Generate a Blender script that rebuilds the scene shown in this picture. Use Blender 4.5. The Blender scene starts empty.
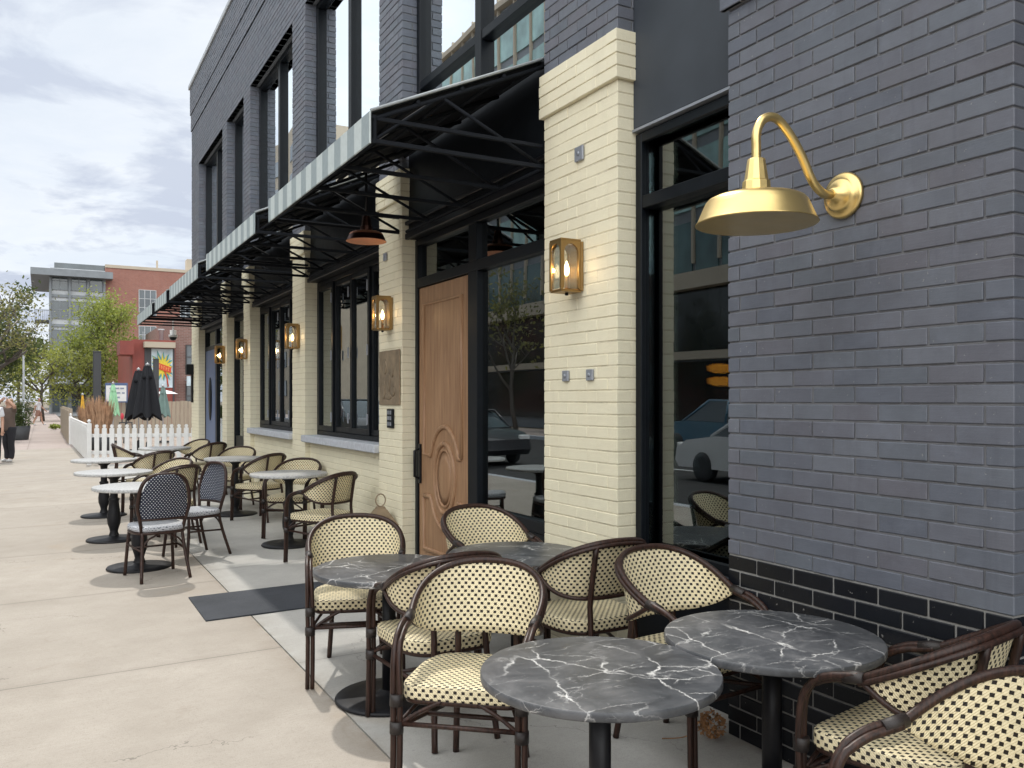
import bpy, bmesh, math, random
import numpy as np
from mathutils import Vector, Matrix
random.seed(11)
S = bpy.context.scene
COL = S.collection
PI = math.pi
YAW = math.radians(28.94)
CS, SN = math.cos(YAW), math.sin(YAW)
HC = 1.5

def W(lat, fw):
    """sideways / forward metres seen by someone standing at the origin -> world X, Y"""
    return (lat * CS + fw * SN, -lat * SN + fw * CS)

def WD(r, f):
    x, y = W(r, f)
    return math.atan2(-x, y)          # z rotation that turns local +Y to that direction

def gz(x):
    return -0.014 * (2.7 - x)

# ---------------------------------------------------------------- mesh builder
class MB:
    def __init__(self):
        self.v = []; self.f = []; self.uv = []; self.sm = []; self.mi = []; self.cur = 0
    def add(self, verts, faces, smooth=False, uvs=None):
        o = len(self.v)
        self.v.extend(verts)
        for k, fc in enumerate(faces):
            self.f.append([i + o for i in fc])
            self.sm.append(smooth); self.mi.append(self.cur)
            self.uv.append(uvs[k] if uvs else None)
        return self
    def box(self, x0, x1, y0, y1, z0, z1):
        v = [(x, y, z) for z in (z0, z1) for y in (y0, y1) for x in (x0, x1)]
        return self.add(v, [(0, 2, 3, 1), (4, 5, 7, 6), (0, 1, 5, 4), (2, 6, 7, 3), (0, 4, 6, 2), (1, 3, 7, 5)])
    def cbox(self, x0, x1, y0, y1, z0, z1, b=0.003):
        """chamfered box"""
        lo = (x0, y0, z0); hi = (x1, y1, z1)
        b = min(b, (x1 - x0) * .4, (y1 - y0) * .4, (z1 - z0) * .4)
        v = []; idx = {}
        for cx in (0, 1):
            for cy in (0, 1):
                for cz in (0, 1):
                    c = [(lo, hi)[cx][0], (lo, hi)[cy][1], (lo, hi)[cz][2]]
                    ins = [b if s == 0 else -b for s in (cx, cy, cz)]
                    for ax in range(3):
                        p = [c[i] + (0 if i == ax else ins[i]) for i in range(3)]
                        idx[(cx, cy, cz, ax)] = len(v); v.append(tuple(p))
        F = []
        for ax in range(3):
            o = [i for i in range(3) if i != ax]
            for s in (0, 1):
                q = []
                for a, c in ((0, 0), (1, 0), (1, 1), (0, 1)):
                    k = [0, 0, 0]; k[ax] = s; k[o[0]] = a; k[o[1]] = c
                    q.append(idx[(k[0], k[1], k[2], ax)])
                flip = (s == 0) != (ax == 1)
                F.append(q[::-1] if flip else q)
        for ax in range(3):                       # edges along ax
            o = [i for i in range(3) if i != ax]
            for a in (0, 1):
                for c in (0, 1):
                    k0 = [0, 0, 0]; k1 = [0, 0, 0]
                    k0[o[0]] = k1[o[0]] = a; k0[o[1]] = k1[o[1]] = c; k0[ax] = 0; k1[ax] = 1
                    q = [idx[(*k0, o[0])], idx[(*k1, o[0])], idx[(*k1, o[1])], idx[(*k0, o[1])]]
                    flip = ((a == c) != (ax == 1))
                    F.append(q if flip else q[::-1])
        for cx in (0, 1):
            for cy in (0, 1):
                for cz in (0, 1):
                    t = [idx[(cx, cy, cz, 0)], idx[(cx, cy, cz, 1)], idx[(cx, cy, cz, 2)]]
                    F.append(t if (cx + cy + cz) % 2 == 1 else t[::-1])
        return self.add(v, F)
    def quad(self, a, b, c, d, uv=None):
        return self.add([a, b, c, d], [(0, 1, 2, 3)], uvs=[uv] if uv else None)
    def prism(self, poly, z0, z1):
        n = len(poly)
        v = [(x, y, z0) for x, y in poly] + [(x, y, z1) for x, y in poly]
        F = [tuple(range(n - 1, -1, -1)), tuple(range(n, 2 * n))] + [(i, (i + 1) % n, n + (i + 1) % n, n + i) for i in range(n)]
        return self.add(v, F)
    def tube(self, pts, r, seg=8, cap=True, smooth=True):
        P = [Vector(p) for p in pts]; n = len(P)
        R = r if isinstance(r, (list, tuple)) else [r] * n
        V = []; prev = None
        for i in range(n):
            t = (P[min(i + 1, n - 1)] - P[max(i - 1, 0)]).normalized()
            if prev is None:
                u = t.orthogonal().normalized()
            else:
                u = prev - t * prev.dot(t)
                u = u.normalized() if u.length > 1e-6 else t.orthogonal().normalized()
            prev = u; w = t.cross(u)
            for k in range(seg):
                a = 2 * PI * k / seg
                V.append(tuple(P[i] + (u * math.cos(a) + w * math.sin(a)) * R[i]))
        F = []
        for i in range(n - 1):
            for k in range(seg):
                k2 = (k + 1) % seg
                F.append((i * seg + k, i * seg + k2, (i + 1) * seg + k2, (i + 1) * seg + k))
        self.add(V, F, smooth)
        if cap:
            o = len(self.v) - len(V)
            self.f.append([o + k for k in range(seg - 1, -1, -1)]); self.sm.append(False); self.mi.append(self.cur); self.uv.append(None)
            self.f.append([o + (n - 1) * seg + k for k in range(seg)]); self.sm.append(False); self.mi.append(self.cur); self.uv.append(None)
        return self
    def lathe(self, prof, c=(0, 0, 0), seg=32, smooth=True, axis=None):
        """profile of (radius, height)"""
        V = []; F = []
        M = Matrix.Identity(3)
        if axis is not None:
            M = Vector((0, 0, 1)).rotation_difference(Vector(axis)).to_matrix()
        for r, h in prof:
            for k in range(seg):
                a = 2 * PI * k / seg
                p = M @ Vector((r * math.cos(a), r * math.sin(a), h))
                V.append((p.x + c[0], p.y + c[1], p.z + c[2]))
        n = len(prof)
        for i in range(n - 1):
            for k in range(seg):
                k2 = (k + 1) % seg
                F.append((i * seg + k, i * seg + k2, (i + 1) * seg + k2, (i + 1) * seg + k))
        self.add(V, F, smooth)
        o = len(self.v) - len(V)
        for i, rev in ((0, True), (n - 1, False)):
            if prof[i][0] > 1e-4:
                ids = [o + i * seg + k for k in range(seg)]
                self.f.append(ids[::-1] if rev else ids); self.sm.append(False); self.mi.append(self.cur); self.uv.append(None)
        return self
    def grid(self, fn, nu, nv, smooth=True, uvfn=None):
        V = [fn(i / nu, j / nv) for j in range(nv + 1) for i in range(nu + 1)]
        F = []; U = []
        for j in range(nv):
            for i in range(nu):
                F.append((j * (nu + 1) + i, j * (nu + 1) + i + 1, (j + 1) * (nu + 1) + i + 1, (j + 1) * (nu + 1) + i))
                if uvfn:
                    U.append([uvfn(a / nu, b / nv) for a, b in ((i, j), (i + 1, j), (i + 1, j + 1), (i, j + 1))])
        return self.add(V, F, smooth, U if uvfn else None)
    def build(self, name, mat, parent=None, world=False, edge=None):
        me = bpy.data.meshes.new(name)
        off = Vector((0, 0, 0))
        if world and parent is not None:
            off = wloc(parent)
        me.from_pydata([(p[0] - off.x, p[1] - off.y, p[2] - off.z) for p in self.v], [], self.f)
        me.polygons.foreach_set('use_smooth', self.sm)
        if any(u is not None for u in self.uv):
            ul = me.uv_layers.new(name='UVMap'); k = 0
            flat = []
            for fc, u in zip(self.f, self.uv):
                for i in range(len(fc)):
                    flat.extend(u[i] if u else (0.0, 0.0))
            ul.data.foreach_set('uv', flat)
        mats = mat if isinstance(mat, (list, tuple)) else [mat]
        for m in mats: me.materials.append(m)
        if len(mats) > 1: me.polygons.foreach_set('material_index', self.mi)
        me.update()
        o = bpy.data.objects.new(name, me); COL.objects.link(o)
        if parent is not None: o.parent = parent
        if edge:
            try: me.set_sharp_from_angle(angle=edge)
            except Exception: pass
        return o

def wloc(o):
    l = Vector((0, 0, 0))
    while o is not None:
        l = l + Vector(o.location); o = o.parent
    return l

def smoothpath(pts, n=6):
    P = [Vector(p) for p in pts]; out = []
    for i in range(len(P) - 1):
        p0 = P[max(i - 1, 0)]; p1 = P[i]; p2 = P[i + 1]; p3 = P[min(i + 2, len(P) - 1)]
        for k in range(n):
            t = k / n
            out.append(0.5 * ((2 * p1) + (p2 - p0) * t + (2 * p0 - 5 * p1 + 4 * p2 - p3) * t * t + (3 * p1 - p0 - 3 * p2 + p3) * t ** 3))
    out.append(P[-1])
    return out

def tag(o, label=None, cat=None, group=None, kind=None):
    if label: o['label'] = label
    if cat: o['category'] = cat
    if group: o['group'] = group
    if kind: o['kind'] = kind
    return o

def thing(name, label, cat, loc=(0, 0, 0), rz=0, group=None):
    o = bpy.data.objects.new(name, None); COL.objects.link(o)
    o.location = loc; o.rotation_euler = (0, 0, rz); o.empty_display_size = .1
    return tag(o, label, cat, group)

def dup(root, loc, rz, label, group=None):
    r = root.copy(); COL.objects.link(r); r.location = loc; r.rotation_euler = (0, 0, rz)
    r['label'] = label
    if group: r['group'] = group
    for ch in list(root.children):
        c = ch.copy(); COL.objects.link(c); c.parent = r
        for g in list(ch.children):
            d = g.copy(); COL.objects.link(d); d.parent = c
    return r

# ---------------------------------------------------------------- materials
class NT:
    def __init__(self, name):
        self.m = bpy.data.materials.new(name); self.m.use_nodes = True
        self.t = self.m.node_tree; self.t.nodes.clear()
        self.out = self.n('ShaderNodeOutputMaterial')
    def n(self, typ, **kw):
        nd = self.t.nodes.new(typ)
        for k, v in kw.items(): setattr(nd, k, v)
        return nd
    def l(self, a, b): self.t.links.new(a, b)
    def set(self, nd, **kw):
        for k, v in kw.items(): nd.inputs[k.replace('_', ' ')].default_value = v
        return nd
    def math(self, op, a, b=None, c=None):
        nd = self.n('ShaderNodeMath', operation=op)
        for i, x in enumerate((a, b, c)):
            if x is None: continue
            if isinstance(x, (int, float)): nd.inputs[i].default_value = x
            else: self.l(x, nd.inputs[i])
        return nd.outputs[0]
    def mix(self, fac, a, b, blend='MIX'):
        nd = self.n('ShaderNodeMix', data_type='RGBA', blend_type=blend)
        for x, s in ((fac, nd.inputs[0]), (a, nd.inputs[6]), (b, nd.inputs[7])):
            if isinstance(x, (int, float)): s.default_value = x
            elif isinstance(x, tuple): s.default_value = (*x, 1) if len(x) == 3 else x
            else: self.l(x, s)
        return nd.outputs[2]
    def ramp(self, fac, stops, interp='LINEAR'):
        nd = self.n('ShaderNodeValToRGB'); e = nd.color_ramp.elements
        nd.color_ramp.interpolation = interp
        while len(e) < len(stops): e.new(.5)
        for el, (p, c) in zip(e, stops):
            el.position = p; el.color = (*c, 1) if isinstance(c, tuple) else (c, c, c, 1)
        self.l(fac, nd.inputs[0])
        return nd.outputs[0]
    def noise(self, vec, scale, detail=3, rough=.55, dist=0, out='Fac'):
        nd = self.n('ShaderNodeTexNoise')
        nd.inputs['Scale'].default_value = scale; nd.inputs['Detail'].default_value = detail
        nd.inputs['Roughness'].default_value = rough; nd.inputs['Distortion'].default_value = dist
        if vec is not None: self.l(vec, nd.inputs['Vector'])
        return nd.outputs[out]
    def coord(self, kind='Object'):
        return self.n('ShaderNodeTexCoord').outputs[kind]
    def pos(self):
        return self.n('ShaderNodeNewGeometry').outputs['Position']
    def mapping(self, vec, scale=(1, 1, 1), loc=(0, 0, 0), rot=(0, 0, 0)):
        nd = self.n('ShaderNodeMapping')
        nd.inputs['Scale'].default_value = scale; nd.inputs['Location'].default_value = loc; nd.inputs['Rotation'].default_value = rot
        self.l(vec, nd.inputs['Vector']); return nd.outputs[0]
    def bump(self, h, strength=.3, dist=.01):
        nd = self.n('ShaderNodeBump'); nd.inputs['Strength'].default_value = strength; nd.inputs['Distance'].default_value = dist
        self.l(h, nd.inputs['Height']); return nd.outputs[0]
    def bsdf(self, col, rough=.6, metal=0.0, normal=None, spec=None, **kw):
        nd = self.n('ShaderNodeBsdfPrincipled')
        for x, k in ((col, 'Base Color'), (rough, 'Roughness'), (metal, 'Metallic')):
            if isinstance(x, (int, float)): nd.inputs[k].default_value = x
            elif isinstance(x, tuple): nd.inputs[k].default_value = (*x, 1)
            else: self.l(x, nd.inputs[k])
        if spec is not None: nd.inputs['Specular IOR Level'].default_value = spec
        if normal is not None: self.l(normal, nd.inputs['Normal'])
        for k, v in kw.items(): nd.inputs[k.replace('_', ' ')].default_value = v
        self.l(nd.outputs[0], self.out.inputs[0])
        return nd

def plain(name, col, rough=.6, metal=0.0, var=.12, scale=12, bump=.08, spec=None, bdist=.004):
    t = NT(name); co = t.coord()
    nz = t.noise(co, scale, 4)
    lo = tuple(c * (1 - var) for c in col); hi = tuple(min(1, c * (1 + var)) for c in col)
    c = t.ramp(nz, [(.3, lo), (.7, hi)])
    fine = t.noise(co, scale * 8, 3)
    rg = t.math('ADD', t.math('MULTIPLY', nz, .16), rough - .08)
    t.bsdf(c, rg, metal, t.bump(fine, bump, bdist), spec)
    return t.m

M = {}
def brick_mat(name, cols, rough, bump, spec=.4, var=True):
    """one tone per brick taken at random from cols"""
    t = NT(name)
    g = t.n('ShaderNodeNewGeometry')
    rnd = g.outputs['Random Per Island']
    n = len(cols)
    c = t.ramp(rnd, [(i / (n - 1), cols[i]) for i in range(n)])
    p = g.outputs['Position']
    nz = t.noise(p, 9, 4)
    c = t.mix(.35 if var else .12, c, t.ramp(nz, [(.3, tuple(x * .75 for x in cols[0])), (.7, tuple(min(1, x * 1.15) for x in cols[-1]))]))
    stain = t.noise(t.mapping(p, (1.2, 1.2, .35)), 1.1, 4)
    c = t.mix(t.ramp(stain, [(.45, 0.0), (.75, .3 if var else .10)]), c, tuple(x * .72 for x in cols[0]))
    fine = t.noise(p, 160, 4, .65)
    mid = t.noise(p, 38, 3)
    # drag marks along each brick, dusty patches and a few small chips
    drag = t.noise(t.mapping(p, (14, 14, 190)), 1.0, 3)
    c = t.mix(t.ramp(drag, [(.45, 0.0), (.8, .14 if var else .06)]), c, tuple(min(1, x * 1.45) for x in cols[2]))
    dust = t.noise(p, 5.5, 6, .72)
    c = t.mix(t.ramp(dust, [(.54, 0.0), (.72, .34 if var else .14)]), c, (tuple(x * 1.7 for x in cols[0]) if var else tuple(x * .78 for x in cols[0])))
    drip = t.noise(t.mapping(p, (7, 7, .5)), 1.6, 5, .7)
    c = t.mix(t.ramp(drip, [(.56, 0.0), (.74, .34 if var else .12)]), c, tuple(x * .62 for x in cols[0]))
    chip = t.ramp(t.noise(p, 62, 2, .5), [(.735, 0.0), (.765, 1.0)])
    c = t.mix(t.math('MULTIPLY', chip, .55 if var else .2), c, (.30, .29, .28) if var else (.5, .46, .36))
    h = t.math('ADD', t.math('MULTIPLY', fine, .5), t.math('ADD', t.math('MULTIPLY', mid, .7), t.math('ADD', t.math('MULTIPLY', drag, .25), t.math('MULTIPLY', chip, -1.2))))
    rg = t.math('ADD', t.math('MULTIPLY', mid, .25), rough - .12)
    t.bsdf(c, rg, 0, t.bump(h, bump, .004), spec)
    return t.m
M['grey_brick'] = brick_mat('grey_brick', [(.098, .108, .136), (.124, .136, .163), (.138, .139, .164), (.113, .128, .150), (.158, .168, .194), (.130, .124, .143), (.115, .129, .160)], .5, .35)
M['black_brick'] = brick_mat('black_brick', [(.006, .007, .010), (.011, .012, .016), (.008, .0095, .013)], .34, .3, .28)
M['cream_brick'] = brick_mat('cream_brick', [(.775, .715, .535), (.785, .725, .545), (.795, .74, .56)], .55, .45, .35, False)
M['grey_mortar'] = plain('grey_mortar', (.150, .152, .162), .9, bump=.4, scale=30)
M['pale_mortar'] = plain('pale_mortar', (.24, .235, .225), .9, bump=.4, scale=30)
M['cream_mortar'] = plain('cream_mortar', (.64, .58, .43), .7, bump=.4, scale=30)
M['steel_panel'] = plain('steel_panel', (.042, .049, .060), .5, var=.16, scale=3, bump=.03, spec=.3)
M['black_frame'] = plain('black_frame', (.0055, .0075, .0105), .42, var=.2, bump=.02, spec=.22)
M['black_panel'] = plain('black_panel', (.007, .009, .012), .5, var=.2, bump=.03, spec=.2)
M['black_metal'] = plain('black_metal', (.007, .007, .009), .42, var=.2, bump=.05, spec=.3)
M['cap_metal'] = plain('cap_metal', (.42, .43, .44), .4, metal=.3)
M['sill_stone'] = plain('sill_stone', (.46, .48, .52), .75, var=.14, scale=22, bump=.3)
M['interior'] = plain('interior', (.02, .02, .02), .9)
M['blue_door'] = plain('blue_door', (.085, .13, .26), .4, bump=.02)
M['curtain'] = plain('curtain', (.30, .28, .25), .9)
M['grey_plate'] = plain('grey_plate', (.30, .32, .36), .45, metal=.4)

def glass(name, tint, refl=1.0):
    t = NT(name)
    fr = t.n('ShaderNodeFresnel'); fr.inputs['IOR'].default_value = 1.62
    p = t.pos()
    bmp = t.bump(t.noise(t.mapping(p, (.6, .6, .35)), .9, 1), .10, .06)
    t.l(bmp, fr.inputs['Normal'])
    gl = t.n('ShaderNodeBsdfGlossy'); gl.inputs['Roughness'].default_value = 0.0
    gl.inputs['Color'].default_value = (.93, .98, 1, 1); t.l(bmp, gl.inputs['Normal'])
    tr = t.n('ShaderNodeBsdfTransparent'); tr.inputs['Color'].default_value = (*tint, 1)
    mx = t.n('ShaderNodeMixShader')
    t.l(t.math('MINIMUM', t.math('ADD', t.math('MULTIPLY', fr.outputs[0], 1.35 * refl), .08 * refl), .95), mx.inputs[0])
    t.l(tr.outputs[0], mx.inputs[1]); t.l(gl.outputs[0], mx.inputs[2])
    t.l(mx.outputs[0], t.out.inputs[0])
    return t.m
M['glass'] = glass('glass', (.55, .63, .62))
M['glass_upper'] = glass('glass_upper', (.30, .36, .37), 2.9)
M['clear_glass'] = glass('clear_glass', (.96, .95, .92), .5)

def wood(name, a, b, scale=1.0):
    t = NT(name); co = t.coord()
    m = t.mapping(co, (9 * scale, 9 * scale, .55 * scale))
    n1 = t.noise(m, 3.2, 6, .62, .6)
    n2 = t.noise(t.mapping(co, (60 * scale, 60 * scale, 1.6 * scale)), 4, 3)
    c = t.ramp(n1, [(.28, a), (.72, b)])
    c = t.mix(t.ramp(n2, [(.52, 0.0), (.7, .45)]), c, tuple(x * .6 for x in a))
    t.bsdf(c, .48, 0, t.bump(n2, .12, .003))
    return t.m
M['oak'] = wood('oak', (.235, .124, .064), (.405, .240, .132))
M['trunk'] = wood('trunk', (.055, .045, .038), (.11, .095, .08))
M['fence_wood'] = wood('fence_wood', (.30, .245, .18), (.42, .35, .27))
M['white_paint'] = plain('white_paint', (.74, .74, .73), .5, var=.06, scale=6)

def metal(name, col, rough):
    t = NT(name); co = t.coord()
    nz = t.noise(t.mapping(co, (1, 1, 14)), 14, 3)
    rg = t.math('ADD', t.math('MULTIPLY', nz, .18), rough - .08)
    blot = t.noise(co, 7, 3)
    c = t.mix(t.ramp(blot, [(.35, 0.0), (.75, .35)]), (*col, 1), tuple(x * .72 for x in col))
    t.bsdf(c, rg, 1.0, t.bump(nz, .04, .002))
    return t.m
M['brass'] = metal('brass', (.78, .585, .25), .33)
M['lantern_brass'] = metal('lantern_brass', (.36, .235, .10), .42)
M['copper'] = metal('copper', (.90, .43, .25), .55)
M['dark_copper'] = metal('dark_copper', (.15, .075, .055), .38)
M['bronze'] = plain('bronze', (.27, .205, .135), .5, metal=.35, var=.3, scale=9, bump=.2)
M['dark_iron'] = plain('dark_iron', (.009, .009, .011), .5, bump=.25, scale=20, spec=.28)

# concrete
def concrete(name, lo, hi, spots=.3, jx=None, jy=None, rough=.85, pave=False):
    t = NT(name); p = t.pos()
    big = t.noise(p, .55, 5, .6); mid = t.noise(p, 3.2, 5, .6); fine = t.noise(p, 70, 4, .7)
    broom = t.noise(t.mapping(p, (3, 60, 3)), 1.4, 3)
    f = t.math('ADD', t.math('MULTIPLY', big, .5), t.math('ADD', t.math('MULTIPLY', mid, .35), t.math('MULTIPLY', fine, .15)))
    c = t.ramp(f, [(.36, lo), (.63, hi)])
    sp_ = t.noise(p, 190, 2, .6); c = t.mix(t.ramp(sp_, [(.54, 0.0), (.68, .5)]), c, tuple(x * .62 for x in lo))
    sp2 = t.noise(p, 26, 5, .75); c = t.mix(t.ramp(sp2, [(.52, 0.0), (.72, .30)]), c, tuple(x * .74 for x in lo))
    c = t.mix(t.ramp(broom, [(.35, 0.0), (.75, .22)]), c, tuple(x * .82 for x in lo))
    # stains and small dark pits / spots
    st = t.noise(p, 1.3, 6, .7, 1.2)
    c = t.mix(t.ramp(st, [(.60, 0.0), (.74, spots)]), c, tuple(x * y for x, y in zip(lo, (.72, .66, .60))))
    vo = t.n('ShaderNodeTexVoronoi', feature='F1'); vo.inputs['Scale'].default_value = 11; t.l(p, vo.inputs['Vector'])
    dens = t.noise(p, .9, 2)
    thr = t.math('MULTIPLY', t.ramp(dens, [(.52, 0.0), (.68, 1.0)]), .14)
    spot = t.math('LESS_THAN', vo.outputs['Distance'], thr)
    c = t.mix(t.math('MULTIPLY', spot, .30), c, tuple(x * .45 for x in lo))
    gv = t.n('ShaderNodeTexVoronoi', feature='F1'); gv.inputs['Scale'].default_value = 2.3; t.l(p, gv.inputs['Vector'])
    gsel = t.n('ShaderNodeSeparateColor'); t.l(gv.outputs['Color'], gsel.inputs[0])
    gum = t.math('MULTIPLY', t.math('LESS_THAN', t.math('ADD', gv.outputs['Distance'], t.math('MULTIPLY', mid, .03)), t.math('ADD', .045, t.math('MULTIPLY', gsel.outputs[1], .035))), t.math('GREATER_THAN', gsel.outputs[0], .60))
    c = t.mix(t.math('MULTIPLY', gum, .42), c, tuple(x * .45 for x in lo))
    cw = t.n('ShaderNodeVectorMath', operation='MULTIPLY_ADD'); t.l(t.noise(p, 2.2, 5, .7, out='Color'), cw.inputs[0]); cw.inputs[1].default_value = (.5, .5, .5); t.l(p, cw.inputs[2])
    cr = t.n('ShaderNodeTexVoronoi', feature='DISTANCE_TO_EDGE'); cr.inputs['Scale'].default_value = .42; t.l(cw.outputs[0], cr.inputs['Vector'])
    crack = t.math('MULTIPLY', t.math('LESS_THAN', cr.outputs['Distance'], .0016), t.ramp(t.noise(p, .7, 2), [(.5, 0.0), (.56, 1.0)]))
    c = t.mix(t.math('MULTIPLY', crack, .55), c, tuple(x * .35 for x in lo))
    ex = t.n('ShaderNodeSeparateXYZ'); t.l(p, ex.inputs[0])
    for line_x, wd_ in ((1.292, .16), (2.70, .22)):
        dd = t.math('DIVIDE', t.math('ABSOLUTE', t.math('SUBTRACT', ex.outputs[0], line_x)), wd_)
        gm = t.math('MULTIPLY', t.ramp(dd, [(0.0, .75), (.25, .35), (1.0, 0.0)]), t.ramp(t.noise(p, 6, 5, .7), [(.38, 0.0), (.66, 1.0)]))
        c = t.mix(t.math('MULTIPLY', gm, .75), c, tuple(x * y for x, y in zip(lo, (.62, .52, .42))))
    rust = t.ramp(t.noise(p, .8, 4, .6, .8), [(.60, 0.0), (.74, .35)])
    c = t.mix(rust, c, tuple(x * y for x, y in zip(hi, (.86, .70, .52))))
    h = t.math('ADD', t.math('MULTIPLY', fine, .7), t.math('MULTIPLY', broom, .5))
    sx = t.n('ShaderNodeSeparateXYZ'); t.l(p, sx.inputs[0])
    wob = t.math('MULTIPLY', t.math('SUBTRACT', t.noise(p, 2.0, 3), .5), .018)
    for ax, j in ((0, jx), (1, jy)):
        if not j: continue
        off, step, wd = j
        wn_ = t.n('ShaderNodeTexWhiteNoise', noise_dimensions='1D'); t.l(t.math('FLOOR', t.math('DIVIDE', t.math('SUBTRACT', sx.outputs[ax], off), step)), wn_.inputs['W'])
        c = t.mix(t.math('MULTIPLY', wn_.outputs['Value'], .30), c, tuple(x * .78 for x in lo))
        u = t.math('ADD', t.math('SUBTRACT', sx.outputs[ax], off - step * 60), wob)
        d = t.math('ABSOLUTE', t.math('SUBTRACT', t.math('MODULO', t.math('ADD', u, step / 2), step), step / 2))
        line = t.math('LESS_THAN', d, wd)
        soft = t.ramp(t.math('DIVIDE', d, .07), [(0.0, .28), (1.0, 0.0)])
        c = t.mix(soft, c, tuple(x * .74 for x in lo))
        c = t.mix(t.math('MULTIPLY', line, .62), c, tuple(x * .3 for x in lo))
        h = t.math('SUBTRACT', h, t.math('MULTIPLY', line, 3))
    t.bsdf(c, rough, 0, t.bump(h, .35, .004), .25)
    return t.m
M['sidewalk'] = concrete('sidewalk', (.325, .289, .248), (.440, .398, .350), .5, jy=(5.26, 2.2, .0045))
M['sidewalk_far'] = concrete('sidewalk_far', (.36, .30, .275), (.45, .385, .355), .3, jy=(5.26, 2.2, .006), jx=(-.4, 1.5, .006))
M['pad'] = concrete('pad', (.36, .35, .33), (.49, .48, .455), .35, jy=(4.9, 3.05, .003))
M['asphalt'] = concrete('asphalt', (.040, .040, .042), (.062, .061, .06), .2)
M['pavers'] = concrete('pavers', (.32, .26, .22), (.43, .36, .31), .2, jx=(0, .4, .006), jy=(0, .4, .006))
M['earth'] = plain('earth', (.16, .135, .10), .95, scale=3, bump=.5)

# woven panels
def weave(name, base, dot, w=.0305, h=.0172, gap=.0067, var=.1):
    t = NT(name); uv = t.coord('UV')
    wob = t.noise(uv, 55, 2, out='Color')
    vm = t.n('ShaderNodeVectorMath', operation='MULTIPLY_ADD')
    t.l(wob, vm.inputs[0]); vm.inputs[1].default_value = (.0020, .0020, 0); t.l(uv, vm.inputs[2])
    sp = t.n('ShaderNodeSeparateXYZ'); t.l(vm.outputs[0], sp.inputs[0])
    vv = t.math('DIVIDE', sp.outputs[1], h); row = t.math('FLOOR', vv)
    uu = t.math('ADD', t.math('DIVIDE', sp.outputs[0], w), t.math('MULTIPLY', t.math('MODULO', t.math('ADD', row, 1000), 2), .5))
    du = t.math('MULTIPLY', t.math('ABSOLUTE', t.math('SUBTRACT', t.math('FRACT', uu), .5)), w)
    dv = t.math('MULTIPLY', t.math('ABSOLUTE', t.math('SUBTRACT', t.math('FRACT', vv), .5)), h)
    far = t.math('MAXIMUM', du, t.math('MULTIPLY', dv, 1.12))
    fac = t.ramp(t.math('DIVIDE', far, gap), [(.86, 0.0), (1.0, 1.0)])   # 1 = strand, 0 = dark strand end
    w1 = t.n('ShaderNodeTexWave', wave_type='BANDS', bands_direction='DIAGONAL'); w1.inputs['Scale'].default_value = 62; w1.inputs['Distortion'].default_value = .6
    t.l(uv, w1.inputs['Vector'])
    tone = t.noise(uv, 40, 3)
    c = t.ramp(tone, [(.3, tuple(x * (1 - var) for x in base)), (.7, tuple(min(1, x * (1 + var)) for x in base))])
    c = t.mix(t.math('MULTIPLY', w1.outputs['Fac'], .16), c, tuple(x * y for x, y in zip(base, (.70, .62, .48))))
    c = t.mix(fac, (*dot, 1), c)
    hgt = t.math('ADD', t.math('MULTIPLY', w1.outputs['Fac'], .6), t.math('MULTIPLY', fac, .8))
    t.bsdf(c, .45, 0, t.bump(hgt, .95, .003), .4)
    return t.m
M['cream_weave'] = weave('cream_weave', (.80, .70, .465), (.014, .010, .008))
M['navy_weave'] = weave('navy_weave', (.016, .022, .045), (.70, .72, .74), .0255, .0155, .0042)
M['navy_seat'] = weave('navy_seat', (.50, .52, .56), (.05, .06, .09), .0255, .0155, .0040)

def rattan(name):
    t = NT(name); co = t.coord()
    n1 = t.noise(t.mapping(co, (30, 30, 2.5)), 4, 3)
    c = t.ramp(n1, [(.35, (.017, .009, .007)), (.6, (.042, .020, .0145)), (.8, (.075, .036, .025))])
    t.bsdf(c, .40, 0, t.bump(n1, .10, .002), .32)
    return t.m
M['rattan'] = rattan('rattan')
M['rattan_wrap'] = plain('rattan_wrap', (.018, .013, .012), .45, var=.25, scale=60, bump=.3)

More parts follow.
